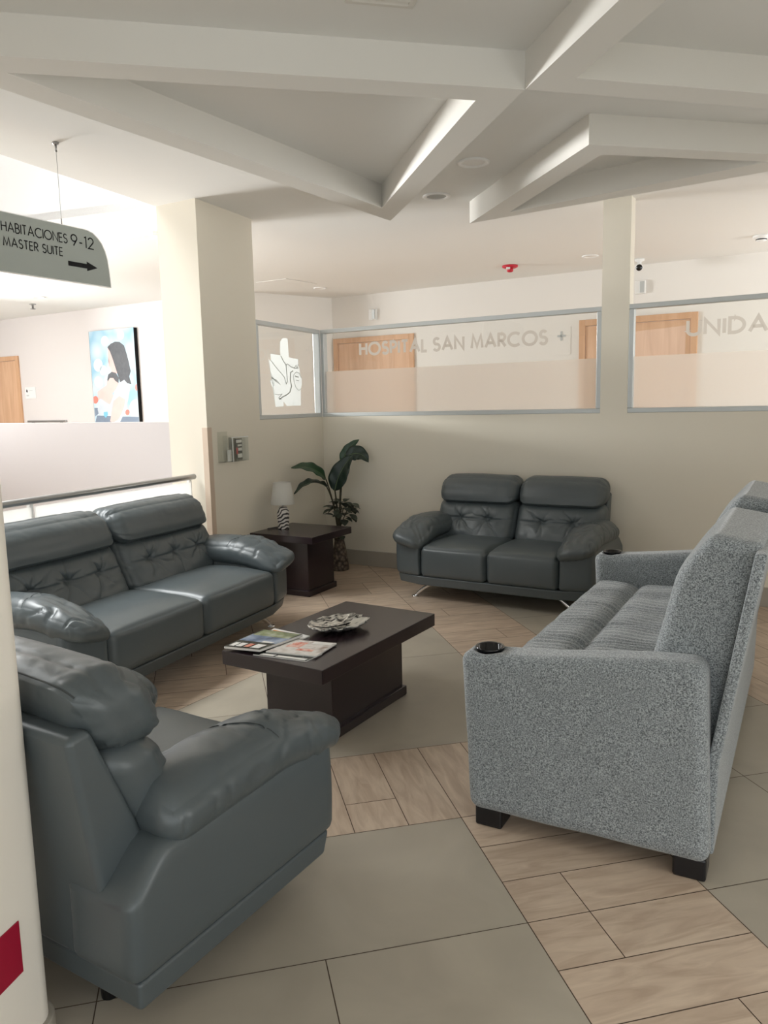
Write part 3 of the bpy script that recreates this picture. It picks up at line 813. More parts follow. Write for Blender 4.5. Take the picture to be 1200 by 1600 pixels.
# local: x = depth (0 front .. 0.8 back), y = length, z up
def fab_arm(y0, name):
    cup = (0.052, y0+0.078)
    def f(x, y, z, a, b, c):
        dn = (a+1)/2; zn = (c+1)/2
        zz = 0.062 + zn*0
        top = 0.640 + 0.062*sstep(0.05, 1.0, dn)
        zz = 0.062 + (z+0.29)/0.58*(top-0.062)
        xx = x+0.39
        xx += -0.030*zn*(1-dn) + 0.020*(1-zn)*(1-dn)*0   # front edge leans forward a little at the top
        xx += (0.010 - 0.030*zn)*dn
        # rear top corner eased
        yy = y0+0.075+y
        yy += 0.006*fbm(xx, zz, y0, 5)*(abs(b) > 0.5)
        # hollow round the cup holder
        r = math.hypot(xx-cup[0], yy-cup[1])
        if c > 0.5: zz -= 0.030*(1-sstep(0.030, 0.058, r))
        return (xx, yy, zz)
    o = cushion('arm', (0.395, 0.075, 0.29), 0.040, f, (46, 22, 30), FBm, fs, 0.6)
    ch = bmesh.new()
    lathe(ch, [(0.0, 0.600), (0.040, 0.600), (0.042, 0.648), (0.050, 0.651), (0.050, 0.643), (0.046, 0.639), (0.044, 0.60)], 32, cup[0], cup[1])
    h = obj('cup_holder', ch, M['lens'], o, True); h['label'] = 'black cup holder ring'
    return o
fab_arm(0.0, 'near'); fab_arm(FL-0.15, 'far')
# base box between the arms
bm = bmesh.new(); ext(bm, [(0.03, 0.15, 0.07), (0.79, 0.15, 0.07), (0.785, 0.15, 0.36), (0.03, 0.15, 0.33)], (0, FL-0.30, 0))
obj('base', bm, FBm, fs, False, bevel=0.012)
# seat mattress with a long seam and cross tufts
def fseat(x, y, z, a, b, c):
    xx = 0.300+x; yy = FL/2+y; zz = 0.415+z
    if c > 0:
        d = 0.020*math.exp(-((xx-0.225)/0.016)**2) + 0.012*math.exp(-((xx-0.225)/0.05)**2)
        ph = (yy-0.15)/0.29
        tn = abs(ph-round(ph))*0.29
        d += 0.012*math.exp(-(tn/0.020)**2)*math.exp(-((xx-0.225)/0.09)**2)
        d += 0.0045*math.sin(yy*150+9*fbm(xx*0.6, yy, 0.3, 4))*math.exp(-(tn/0.11)**2)*0.8
        d -= 0.006*fbm(xx, yy, 9.0, 8)
        zz += 0.012*(1-a**4)*(1-b**8) - d
    if a < 0: xx -= 0.016*(1-c*c)*(1-b**8)
    return (xx, yy, zz)
cushion('seat_cushion', (0.315, FL/2-0.155, 0.085), 0.055, fseat, (46, 250, 12), FBm, fs, 0.15)
# reclining back: three sections
def back_section(name, y0, y1, top, thick=1.0, label=None):
    hy = (y1-y0)/2
    def f(x, y, z, a, b, c):
        zn = (c+1)/2; dn = (a+1)/2
        zz = 0.34 + (z+0.37)/0.74*(top-0.34)
        # front and rear edge of the side profile, measured from the photo
        zf = zz
        front = 0.50 + 0.10*sstep(0.42, 0.72, zf)*1.0 + max(0, zf-0.70)*0.24 + 0.055*sstep(0.93, 1.10, zf)
        rear = 0.775 + max(0, zf-0.36)*0.185
        if thick < 1: rear = front + (rear-front)*thick
        fx = (x+0.14)/0.28
        xx = front + (rear-front)*fx
        zz -= 0.028*dn*sstep(0.6, 1, c)
        yy = (y0+y1)/2+y
        if a < 0: xx -= 0.014*(1-b**4)*(1-c**4)
        xx += 0.004*fbm(xx, yy, zz, 6)
        return (xx, yy, zz)
    o = cushion('back_cushion', (0.14, hy, 0.37), 0.045, f, (18, max(14, int(hy*60)), 46), FBm, fs, 0.5)
    if label: o['label'] = label
    return o
back_section('b', 0.125, 0.86, 1.085)
back_section('b', 0.865, 1.195, 0.975, 0.70, 'lower folding middle section of the back')
back_section('b', 1.20, FL-0.125, 1.085)
# rear panel of the frame
bm = bmesh.new()
ext(bm, [(0.782, 0.06, 0.075), (0.800, 0.06, 0.075), (0.806, 0.06, 0.37), (0.914, 0.06, 1.045), (0.880, 0.06, 1.045), (0.772, 0.06, 0.37)], (0, FL-0.12, 0))
obj('rear_panel', bm, FBm, fs, False, bevel=0.008)
for x0, y0 in ((0.015, 0.02), (0.685, 0.02), (0.015, FL-0.14), (0.685, FL-0.14)):
    bm = bmesh.new(); box(bm, x0, x0+0.10, y0, y0+0.10, 0, 0.075)
    o = obj('foot', bm, M['black_plastic'], fs, False, bevel=0.008); o['label'] = 'black block foot'

# ---------------------------------------------------------------- tables
def pedestal_table(name, label, loc, rotz, tw, tl, h, th, bw, bl, sk):
    t = thing(name, label, 'table', loc, rotz)
    bm = bmesh.new(); box(bm, -tw/2, tw/2, -tl/2, tl/2, h-th, h); obj('tabletop', bm, M['wenge'], t, bevel=0.003)
    bm = bmesh.new(); box(bm, -bw/2, bw/2, -bl/2, bl/2, 0.0, h-th); obj('pedestal', bm, M['wenge'], t, bevel=0.003)
    bm = bmesh.new(); box(bm, -bw/2-sk, bw/2+sk, -bl/2-sk, bl/2+sk, 0, 0.05); obj('skirting', bm, M['wenge'], t, bevel=0.007)
    return t
TH = 0.4
pedestal_table('coffee_table', 'long low dark wood pedestal coffee table in the middle of the lounge', (-0.250, 3.682, 0), math.radians(-32.0), 0.57, 1.0, TH, 0.066, 0.385, 0.62, 0.017)
pedestal_table('side_table', 'square dark wood pedestal side table in the corner beside the potted plant', (-0.678, 6.215, 0), math.radians(-29.2), 0.605, 0.577, 0.5, 0.055, 0.37, 0.37, 0.016)

# ---------------------------------------------------------------- table lamp
lamp = thing('table_lamp', 'small table lamp with white shade and zebra-striped base on the corner side table', 'lamp', (-0.832, 6.29, 0.5))
def zebra():
    m = bpy.data.materials.new('zebra_ceramic'); m.use_nodes = True
    nt = m.node_tree; b = nt.nodes['Principled BSDF']; b.inputs['Roughness'].default_value = 0.3
    tc = nt.nodes.new('ShaderNodeTexCoord'); w = nt.nodes.new('ShaderNodeTexWave')
    w.bands_direction = 'Z'; w.inputs['Scale'].default_value = 13; w.inputs['Distortion'].default_value = 7; w.inputs['Detail'].default_value = 1.0; w.inputs['Detail Scale'].default_value = 1.2
    mp = nt.nodes.new('ShaderNodeMapping'); mp.inputs['Rotation'].default_value = (0.5, 0.5, 0)
    nt.links.new(tc.outputs['Object'], mp.inputs[0]); nt.links.new(mp.outputs[0], w.inputs['Vector'])
    r = nt.nodes.new('ShaderNodeValToRGB'); r.color_ramp.interpolation = 'CONSTANT'
    r.color_ramp.elements[0].color = srgb(48, 42, 42); r.color_ramp.elements[1].position = 0.42; r.color_ramp.elements[1].color = srgb(222, 216, 210)
    nt.links.new(w.outputs['Fac'], r.inputs['Fac']); nt.links.new(r.outputs['Color'], b.inputs['Base Color'])
    return m
bm = bmesh.new(); lathe(bm, [(0.0, 0), (0.046, 0), (0.047, 0.01), (0.044, 0.03), (0.050, 0.09), (0.051, 0.12), (0.046, 0.155), (0.032, 0.178), (0.028, 0.186), (0.0, 0.187)], 24)
o = obj('lamp_base', bm, zebra(), lamp, True); o['label'] = 'zebra-striped ceramic base'
bm = bmesh.new(); tube(bm, [(0, 0, 0.186), (0, 0, 0.33)], 0.007, 10); obj('stem', bm, M['steel'], lamp, True)
bm = bmesh.new(); lathe(bm, [(0.0965, 0.205), (0.0975, 0.212), (0.072, 0.385), (0.070, 0.385), (0.094, 0.212), (0.0945, 0.205)], 40)
fs_ = [f for f in bm.faces if len(f.verts) > 4]; bmesh.ops.delete(bm, geom=fs_, context='FACES')
o = obj('lamp_shade', bm, M['shade'], lamp, True); o['label'] = 'white tapered shade'
bm = bmesh.new()
for an in (0, 2.094, 4.189): tube(bm, [(0, 0, 0.33), (0.08*math.cos(an), 0.08*math.sin(an), 0.31)], 0.002, 6)
obj('shade_holder', bm, M['steel'], lamp)
bm = bmesh.new()
tube(bm, [(-0.045, 0.02, 0.006), (-0.08, 0.03, 0.006), (-0.115, -0.005, 0.006), (-0.13, -0.02, 0.006)], 0.004, 8)
obj('cord', bm, M['black_plastic'], lamp, True)

# ---------------------------------------------------------------- potted plant
plant = thing('potted_plant', 'tall artificial plant with broad green leaves in a woven vase behind the side table', 'plant', (-0.415, 6.97, 0))
def woven():
    m = mat('woven_brown_vase', srgb(110, 96, 84), 0.6)
    nt = m.node_tree; b = nt.nodes['Principled BSDF']
    tc = nt.nodes.new('ShaderNodeTexCoord'); v = nt.nodes.new('ShaderNodeTexVoronoi'); v.inputs['Scale'].default_value = 34
    nt.links.new(tc.outputs['Object'], v.inputs['Vector'])
    r = nt.nodes.new('ShaderNodeValToRGB'); r.color_ramp.elements[0].color = srgb(138, 122, 106); r.color_ramp.elements[1].color = srgb(58, 48, 42); r.color_ramp.elements[1].position = 0.75
    nt.links.new(v.outputs['Distance'], r.inputs['Fac']); nt.links.new(r.outputs['Color'], b.inputs['Base Color'])
    bp = nt.nodes.new('ShaderNodeBump'); bp.invert = True; bp.inputs['Distance'].default_value = 0.01
    nt.links.new(v.outputs['Distance'], bp.inputs['Height']); nt.links.new(bp.outputs['Normal'], b.inputs['Normal'])
    return m
bm = bmesh.new(); lathe(bm, [(0.0, 0), (0.080, 0), (0.083, 0.012), (0.077, 0.06), (0.069, 0.14), (0.055, 0.22), (0.044, 0.27), (0.048, 0.29), (0.041, 0.29), (0.039, 0.27), (0.0, 0.26)], 36)
o = obj('vase', bm, woven(), plant, True); o['label'] = 'woven-pattern vase'
def leaf_mat(name, c1, c2):
    m = mat(name, c1, 0.38, spec=0.5, vary=(9, 0.25)); return m
M['leaf'] = leaf_mat('dark_green_leaf', srgb(34, 66, 40), None)
M['leaf_b'] = leaf_mat('deep_green_leaf', srgb(24, 44, 33), None)
M['leaf_s'] = mat('grey_green_leaf', srgb(72, 78, 66), 0.5, vary=(30, 0.45))
M['stalk'] = mat('brown_green_stalk', srgb(62, 58, 40), 0.5)
M['midrib'] = mat('pale_leaf_rib', srgb(96, 118, 76), 0.5)
PB = Vector((-0.415, 6.97, 0))
def big_leaf(pts, width, face, m, fold=0.25):
    """blade along a 3-point spine (world), wide direction roughly across face"""
    p = [Vector(q)-PB for q in pts]; n = 22; bm = bmesh.new(); rows = []; mid = []
    face = Vector(face).normalized()
    for i in range(n+1):
        f = i/n
        c = p[0]*(1-f)**2 + p[1]*2*f*(1-f) + p[2]*f*f
        tg = ((p[1]-p[0])*(1-f) + (p[2]-p[1])*f).normalized()
        side = tg.cross(face).normalized(); up = side.cross(tg).normalized()
        w = width*(math.sin(math.pi*min(1, f**0.75))**0.8)*(1-0.15*f) + 0.0015
        row = []
        for k in range(-4, 5):
            q = k/4
            wav = 0.006*math.sin(f*22+k)*abs(q)
            row.append(bm.verts.new(c + side*w*q + up*(abs(q)*w*fold + wav)))
        rows.append(row); mid.append(c+up*0.001)
    for a, b in zip(rows, rows[1:]):
        for k in range(8): bm.faces.new((a[k], a[k+1], b[k+1], b[k]))
    o = obj('leaf', bm, m, plant, True)
    sd = o.modifiers.new('thick', 'SOLIDIFY'); sd.thickness = 0.0015; sd.offset = 0
    bm = bmesh.new(); tube(bm, mid, [0.0035*(1-0.8*i/n) for i in range(n+1)], 6); obj('leaf_rib', bm, M['midrib'], o, True)
def stalk(pts, r=0.008):
    p = [Vector(q)-PB for q in pts]; bm = bmesh.new()
    q = []
    for i in range(13):
        f = i/12; q.append(p[0]*(1-f)**2+p[1]*2*f*(1-f)+p[2]*f*f)
    tube(bm, q, [r*(1.15-0.5*i/12) for i in range(13)], 8); obj('stalk', bm, M['stalk'], plant, True)
b0 = (-0.415, 6.97, 0.25)
stalk([b0, (-0.44, 6.96, 0.60), (-0.517, 6.92, 0.843)]); big_leaf([(-0.517, 6.92, 0.843), (-0.612, 6.76, 1.00), (-0.789, 6.62, 0.975)], 0.062, (0.15, -0.75, 0.6), M['leaf'])
stalk([b0, (-0.43, 6.94, 0.60), (-0.508, 6.88, 0.775)]); big_leaf([(-0.508, 6.88, 0.775), (-0.63, 6.68, 0.90), (-0.764, 6.54, 0.757)], 0.055, (0.1, -0.15, 1.0), M['leaf_b'], 0.5)
stalk([b0, (-0.42, 6.96, 0.55), (-0.440, 6.92, 0.750)], 0.010); big_leaf([(-0.440, 6.92, 0.735), (-0.40, 6.90, 0.93), (-0.265, 6.90, 1.060)], 0.092, (-0.25, -1.0, 0.25), M['leaf_b'])
stalk([b0, (-0.40, 6.99, 0.75), (-0.350, 6.98, 1.020)], 0.009); big_leaf([(-0.330, 6.95, 1.035), (-0.20, 6.93, 1.120), (-0.130, 6.93, 0.985)], 0.075, (0.2, -1.0, 0.45), M['leaf_b'])
stalk([b0, (-0.40, 7.0, 0.72), (-0.375, 7.0, 0.98)], 0.009); big_leaf([(-0.372, 6.98, 0.975), (-0.33, 6.98, 1.120), (-0.210, 6.97, 1.190)], 0.050, (-0.4, -1.0, 0.1), M['leaf'])
rl = random.Random(11)
for i in range(58):
    an = rl.uniform(0, 2*math.pi)
    cz = rl.choice([rl.uniform(0.46, 0.64)]*4 + [rl.uniform(0.29, 0.40)])
    sp = 0.01+0.10*rl.random()
    c = Vector((0.045+math.cos(an)*sp, math.sin(an)*sp*0.8-0.02, cz)) if cz > 0.42 else Vector((-0.01+math.cos(an)*sp*0.7, -0.02+math.sin(an)*sp*0.6, cz))
    L, w = rl.uniform(0.07, 0.105), rl.uniform(0.028, 0.042)
    dr = Vector((math.cos(an), math.sin(an), rl.uniform(-0.6, 0.5))).normalized(); sd = dr.cross(Vector((0, 0, 1))).normalized(); up = sd.cross(dr)
    bm = bmesh.new(); rows = []
    for k in range(6):
        f = k/5; ww = w*math.sin(math.pi*(0.06+0.92*f))**0.8
        q = c + dr*L*f - up*0.02*f*f
        rows.append([bm.verts.new(q+sd*ww*s+up*abs(s)*ww*0.3) for s in (-1, -0.5, 0, 0.5, 1)])
    for a, b in zip(rows, rows[1:]):
        for k in range(4): bm.faces.new((a[k], a[k+1], b[k+1], b[k]))
    o = obj('small_leaf', bm, M['leaf_s'], plant, True); o['label'] = 'grey-green filler leaf'
for an in (0.3, 1.9, 3.4, 4.8):
    bm = bmesh.new(); tube(bm, [(0, 0, 0.26), (0.02*math.cos(an), 0.02*math.sin(an), 0.42), (0.045+0.05*math.cos(an), 0.05*math.sin(an), 0.58)], 0.004, 6)
    obj('stalk', bm, M['stalk'], plant, True)

# ---------------------------------------------------------------- things on the coffee table
def cover_mat(name, stops, scale, rough=0.22):
    m = bpy.data.materials.new(name); m.use_nodes = True
    nt = m.node_tree; b = nt.nodes['Principled BSDF']; b.inputs['Roughness'].default_value = rough
    tc = nt.nodes.new('ShaderNodeTexCoord'); n = nt.nodes.new('ShaderNodeTexNoise'); n.inputs['Scale'].default_value = scale; n.inputs['Detail'].default_value = 3
    nt.links.new(tc.outputs['Object'], n.inputs['Vector'])
    r = nt.nodes.new('ShaderNodeValToRGB'); el = r.color_ramp.elements
    el[0].position = stops[0][0]; el[0].color = stops[0][1]; el[1].position = stops[-1][0]; el[1].color = stops[-1][1]
    for p, c in stops[1:-1]:
        e = el.new(p); e.color = c
    nt.links.new(n.outputs['Fac'], r.inputs['Fac']); nt.links.new(r.outputs['Color'], b.inputs['Base Color'])
    return m
CT = {
 'lake': cover_mat('lake_photo_print', [(0.3, srgb(30, 40, 58)), (0.45, srgb(110, 128, 158)), (0.6, srgb(168, 182, 205)), (0.75, srgb(80, 98, 80))], 9),
 'green': cover_mat('green_photo_print', [(0.3, srgb(70, 82, 48)), (0.5, srgb(140, 150, 110)), (0.7, srgb(190, 196, 180))], 14),
 'dark': cover_mat('dark_photo_print', [(0.3, srgb(20, 22, 22)), (0.55, srgb(52, 56, 52)), (0.8, srgb(110, 112, 104))], 22),
 'pale': cover_mat('pale_photo_print', [(0.3, srgb(205, 196, 188)), (0.5, srgb(232, 226, 222)), (0.75, srgb(150, 130, 116))], 16),
 'red': cover_mat('red_photo_print', [(0.35, srgb(206, 90, 70)), (0.5, srgb(232, 160, 140)), (0.7, srgb(240, 224, 216))], 30),
 'orange': mat('orange_print', srgb(226, 150, 70), 0.3),
}
def magazine(label, quad, z, th, areas, cat='magazine'):
    """quad: near-left, near-right, far-right, far-left corners in plan"""
    c = Vector((sum(p[0] for p in quad)/4, sum(p[1] for p in quad)/4, z))
    t = thing('magazine', label, cat, c, 0, 'magazines on the coffee table')
    q = [Vector((p[0], p[1], 0))-Vector((c.x, c.y, 0)) for p in quad]
    bm = bmesh.new(); prism(bm, [(p.x, p.y) for p in q], 0, th); obj('pages', bm, M['paper'], t)
    def at(u, v, h): 
        a = q[0]*(1-u)+q[1]*u; b = q[3]*(1-u)+q[2]*u; p = a*(1-v)+b*v; return (p.x, p.y, h)
    for k, (nm, poly, m) in enumerate(areas):
        bm = bmesh.new(); h = th+0.0004+0.0003*k
        ext(bm, [at(u, v, h) for u, v in poly], (0, 0, 0.0002))
        obj(nm, bm, m, t)
    return t
R_ = lambda u0, u1, v0, v1: [(u0, v0), (u1, v0), (u1, v1), (u0, v1)]
magazine('open black and white leaflet lying lowest at the table corner, mostly under the pale magazine', [(-0.600, 3.330), (-0.352, 3.222), (-0.290, 3.320), (-0.50, 3.42)], TH, 0.004,
    [('cover', R_(0, 1, 0, 1), CT['dark']), ('text_block', R_(0.40, 0.96, 0.04, 0.22), M['paper']), ('text_block', R_(0.1, 0.36, 0.04, 0.22), M['paper'])])
magazine('white magazine with an orange mark sticking out under the lake-cover magazine', [(-0.640, 3.500), (-0.480, 3.410), (-0.370, 3.590), (-0.560, 3.730)], TH, 0.005,
    [('cover', R_(0.01, 0.99, 0.01, 0.99), M['paper']), ('cover_photo', R_(0.05, 0.5, 0.80, 0.90), CT['orange'])])
magazine('pale magazine with a red and beige cover photo, lying at the right of the pile', [(-0.545, 3.345), (-0.312, 3.262), (-0.232, 3.442), (-0.425, 3.505)], TH+0.006, 0.006,
    [('cover', R_(0.0, 1, 0.0, 1), CT['pale']), ('cover_photo', R_(0.12, 0.42, 0.45, 0.85), CT['red']), ('cover_photo', R_(0.45, 0.8, 0.25, 0.4), CT['red']), ('masthead', R_(0.5, 0.95, 0.78, 0.94), M['paper'])])
magazine('magazine with a lake photo on its cover, topmost at the left of the pile', [(-0.742, 3.396), (-0.570, 3.334), (-0.400, 3.552), (-0.600, 3.652)], TH+0.013, 0.010,
    [('cover', R_(0.0, 1, 0.0, 1), CT['dark']), ('cover_photo', R_(0.0, 1.0, 0.36, 0.72), CT['lake']), ('cover_photo', R_(0.04, 0.96, 0.68, 0.98), CT['green']),
     ('masthead', R_(0.06, 0.20, 0.06, 0.24), M['paper']), ('masthead', R_(0.24, 0.40, 0.06, 0.24), M['paper']), ('masthead', R_(0.46, 0.60, 0.06, 0.24), CT['red']), ('masthead', R_(0.66, 0.90, 0.05, 0.25), M['paper']),
     ('masthead', R_(0.62, 0.90, 0.34, 0.42), M['paper'])])

def bowl_mat():
    m = bpy.data.materials.new('antiqued_silver'); m.use_nodes = True
    nt = m.node_tree; b = nt.nodes['Principled BSDF']; b.inputs['Roughness'].default_value = 0.36; b.inputs['Metallic'].default_value = 0.55
    tc = nt.nodes.new('ShaderNodeTexCoord'); mp = nt.nodes.new('ShaderNodeMapping'); mp.inputs['Scale'].default_value = (12, 34, 22)
    n = nt.nodes.new('ShaderNodeTexNoise'); n.inputs['Scale'].default_value = 1.0; n.inputs['Detail'].default_value = 5; n.inputs['Distortion'].default_value = 1.2
    nt.links.new(tc.outputs['Object'], mp.inputs[0]); nt.links.new(mp.outputs[0], n.inputs['Vector'])
    r = nt.nodes.new('ShaderNodeValToRGB'); r.color_ramp.elements[0].position = 0.40; r.color_ramp.elements[0].color = srgb(40, 38, 36)
    r.color_ramp.elements[1].position = 0.54; r.color_ramp.elements[1].color = srgb(228, 224, 216)
    nt.links.new(n.outputs['Fac'], r.inputs['Fac']); nt.links.new(r.outputs['Color'], b.inputs['Base Color'])
    bp = nt.nodes.new('ShaderNodeBump'); bp.inputs['Strength'].default_value = 0.6; bp.inputs['Distance'].default_value = 0.004
    nt.links.new(n.outputs['Fac'], bp.inputs['Height']); nt.links.new(bp.outputs['Normal'], b.inputs['Normal'])
    return m
def leaf_dish():
    t = thing('decorative_dish', 'silvery leaf-shaped decorative dish on the coffee table behind the magazines', 'dish', (-0.235, 3.700, TH), math.radians(36))
    a, b = 0.165, 0.118
    NT, NR = 120, 16
    bm = bmesh.new()
    def rad(th):
        # leaf outline: deep cleft on the stem side (+x), scalloped lobes
        d = abs((th+math.pi) % (2*math.pi)-math.pi)
        r = 1.0 - 0.40*math.exp(-(d/0.13)**2)
        for c in (0.75, 1.25, 1.8, 2.35):
            r -= 0.085*math.exp(-((d-c)/0.055)**2)
        r += 0.02*math.sin(th*9)
        return r
    def pt(f, th, off):
        r = rad(th)*f
        x, y = a*r*math.cos(th), b*r*math.sin(th)
        z = 0.010 + 0.034*f**2.2 + 0.004*math.sin(th*11+1)*f**3
        d = abs((th+math.pi) % (2*math.pi)-math.pi)
        ve = 0
        for c in (0.5, 1.0, 1.5, 2.05, 2.7): ve += math.exp(-((d-c)*f/0.035)**2)
        z -= 0.0035*ve*f - 0.004*math.exp(-(y/0.006)**2)*(x < 0.12)
        return (x, y, z-off)
    def side(off):
        c = bm.verts.new(pt(0, 0, off)); rows = []
        for i in range(1, NR+1):
            rows.append([bm.verts.new(pt(i/NR*(1.0 if off == 0 else 0.97), 2*math.pi*k/NT, off)) for k in range(NT)])
        for k in range(NT): bm.faces.new((c, rows[0][k], rows[0][(k+1) % NT]))
        for r0, r1 in zip(rows, rows[1:]):
            for k in range(NT): bm.faces.new((r0[k], r1[k], r1[(k+1) % NT], r0[(k+1) % NT]))
        return rows[-1]
    top = side(0); bot = side(0.0085)
    for k in range(NT): bm.faces.new((top[k], bot[k], bot[(k+1) % NT], top[(k+1) % NT]))
    obj('dish_body', bm, bowl_mat(), t, True)
    bm = bmesh.new()
    tube(bm, [(-0.150, 0, 0.045), (-0.08, 0.002, 0.024), (0, 0, 0.019), (0.06, 0, 0.021), (0.095, 0, 0.028)], [0.002, 0.003, 0.0035, 0.004, 0.004], 8)
    o = obj('leaf_rib', bm, M['dark'], t, True); o['label'] = 'dark central rib'
    for sx, sy in ((1, 1), (1, -1), (-1, 1), (-1, -1)):
        bm = bmesh.new(); bmesh.ops.create_uvsphere(bm, u_segments=12, v_segments=8, radius=0.008, matrix=Matrix.Translation((0.05*sx, 0.03*sy, 0.0078)))
        obj('foot', bm, M['dark'], t, True)
leaf_dish()

# ---------------------------------------------------------------- hanging sign
sd = Vector((0.5, 0.866025, 0)); sn = Vector((0.866025, -0.5, 0)); SA = Vector((-1.776, 4.512, 0))
sign = thing('hanging_sign', 'grey hanging direction sign with rooms 9-12, master suite and an arrow', 'sign', SA + Vector((0, 0, 2.2)))
def SG(t, z, o=0.0): return sd*t + sn*o + Vector((0, 0, z-2.2))
outl = [(-1.05, 2.233), (0.312, 2.233), (0.311, 2.26), (0.306, 2.33), (0.298, 2.39), (0.284, 2.435), (0.262, 2.475), (0.236, 2.503), (0.205, 2.523), (0.17, 2.533), (0.14, 2.535), (-0.88, 2.535), (-0.97, 2.52), (-1.02, 2.46), (-1.045, 2.36)]
bm = bmesh.new(); ext(bm, [SG(t, z, -0.008) for t, z in outl], sn*0.016); obj('panel', bm, M['sign_grey'], sign)
bm = bmesh.new()
cx_, cz_ = -0.37, 2.384
grow = [(t+(0.005 if t > cx_ else -0.005)*(1 if abs(t-cx_) > .5 else .3), z+(0.004 if z > cz_ else -0.004)) for t, z in outl]
n = len(outl)
for o0, o1 in ((-0.009, 0.009),):
    va = [bm.verts.new(SG(t, z, o0)) for t, z in grow]; vb = [bm.verts.new(SG(t, z, o1)) for t, z in grow]
    wa = [bm.verts.new(SG(t, z, o0)) for t, z in outl]; wb = [bm.verts.new(SG(t, z, o1)) for t, z in outl]
    for i in range(n):
        j = (i+1) % n
        bm.faces.new((va[i], va[j], vb[j], vb[i])); bm.faces.new((wa[i], wb[i], wb[j], wa[j])); bm.faces.new((va[i], wa[i], wa[j], va[j])); bm.faces.new((vb[i], vb[j], wb[j], wb[i]))
o = obj('edge_trim', bm, M['white_gloss'], sign); o['label'] = 'white panel edge'
bm = bmesh.new(); Ts = lambda x, y: SG(x, y, 0.0088)
write(bm, 'HABITACIONES', -0.378, 0.024, 2.437, 0.054, 0.0062, Ts, 0.20)
write(bm, '9-12', 0.052, 0.205, 2.430, 0.068, 0.0075, Ts, 0.24)
write(bm, 'MASTER SUITE', -0.374, -0.012, 2.362, 0.050, 0.0062, Ts, 0.22)
o = obj('lettering', bm, M['dark'], sign); o['label'] = 'thin black capital letters'
bm = bmesh.new()
vs = [bm.verts.new(Ts(*p)) for p in ((0.020, 2.318), (0.148, 2.318), (0.148, 2.304), (0.224, 2.330), (0.148, 2.358), (0.148, 2.344), (0.020, 2.344))]; bm.faces.new(vs)
o = obj('arrow', bm, M['dark'], sign); o['label'] = 'black arrow pointing right'
for t in (0.003, -0.72):
    bm = bmesh.new(); tube(bm, [SG(t, 2.53), SG(t, ZC-0.004)], 0.0016, 6); tube(bm, [SG(t, 2.505), SG(t, 2.57)], 0.004, 8); c = obj('cable', bm, M['steel'], sign)
    bm = bmesh.new(); q = SG(t, 0); bmesh.ops.create_cone(bm, cap_ends=True, segments=20, radius1=0.014, radius2=0.020, depth=0.012, matrix=Matrix.Translation((q.x, q.y, ZC-2.2-0.006)))
    tube(bm, [(q.x, q.y, ZC-2.2-0.012), (q.x, q.y, ZC-2.2-0.05)], 0.006, 8)
    obj('ceiling_mount', bm, M['steel'], sign, True)

# red square sign low on the near wall end
wd = Vector((0.24, 0.97, 0)).normalized(); wn = Vector((wd.y, -wd.x, 0))
tip = Vector((-0.822, 1.62, 0)); face0 = tip - wd*0.0
bm = bmesh.new()
q = face0 - wd*0.175 + wn*0.0005
ext(bm, [q+Vector((0, 0, 0.258)), q+wd*0.126+Vector((0, 0, 0.258)), q+wd*0.126+Vector((0, 0, 0.382)), q+Vector((0, 0, 0.382))], wn*0.003)
tag(obj('wall_sign', bm, M['sign_red'], bevel=0.001), 'dark red square sign low on the cream wall end at the left', 'sign')

# ---------------------------------------------------------------- ceiling and wall devices
def flush_light(name, label, x, y, r, cat, group, mesh_face=False, lens=None):
    t = thing(name, label, cat, (x, y, ZC), 0, group)
    bm = bmesh.new(); lathe(bm, [(r, 0), (r, -0.006), (r*0.93, -0.011), (r*0.74, -0.008), (r*0.70, -0.002), (r*0.70, 0.0)], 36)
    fs = [f for f in bm.faces if len(f.verts) > 4]; bmesh.ops.delete(bm, geom=fs, context='FACES')
    obj('trim_ring', bm, M['white_gloss'], t, True)
    bm = bmesh.new(); disc_z(bm, (0, 0, -0.003), r*0.73, 36); obj('speaker_mesh' if mesh_face else 'diffuser', bm, lens or (M['grille'] if mesh_face else M['paper']), t)
    return t
LG = 'round fittings in the lounge ceiling'
flush_light('downlight', 'round recessed downlight in the lounge ceiling, the nearer of two between the beams', 0.603, 5.03, 0.100, 'downlight', LG)
flush_light('ceiling_speaker', 'round grey-meshed ceiling speaker beyond the nearer downlight between the beams', 0.427, 5.801, 0.100, 'speaker', LG, True)
CG = 'corridor downlights'
flush_light('downlight', 'small downlight above the corridor left of the window corner beside the ceiling hatch', -0.748, 10.056, 0.085, 'downlight', CG)
flush_light('downlight', 'small downlight in the corridor ceiling just left of the column', 2.193, 8.267, 0.085, 'downlight', CG)
flush_light('downlight', 'small downlight in the hall ceiling below the hanging sign', -4.42, 10.30, 0.085, 'downlight', CG)

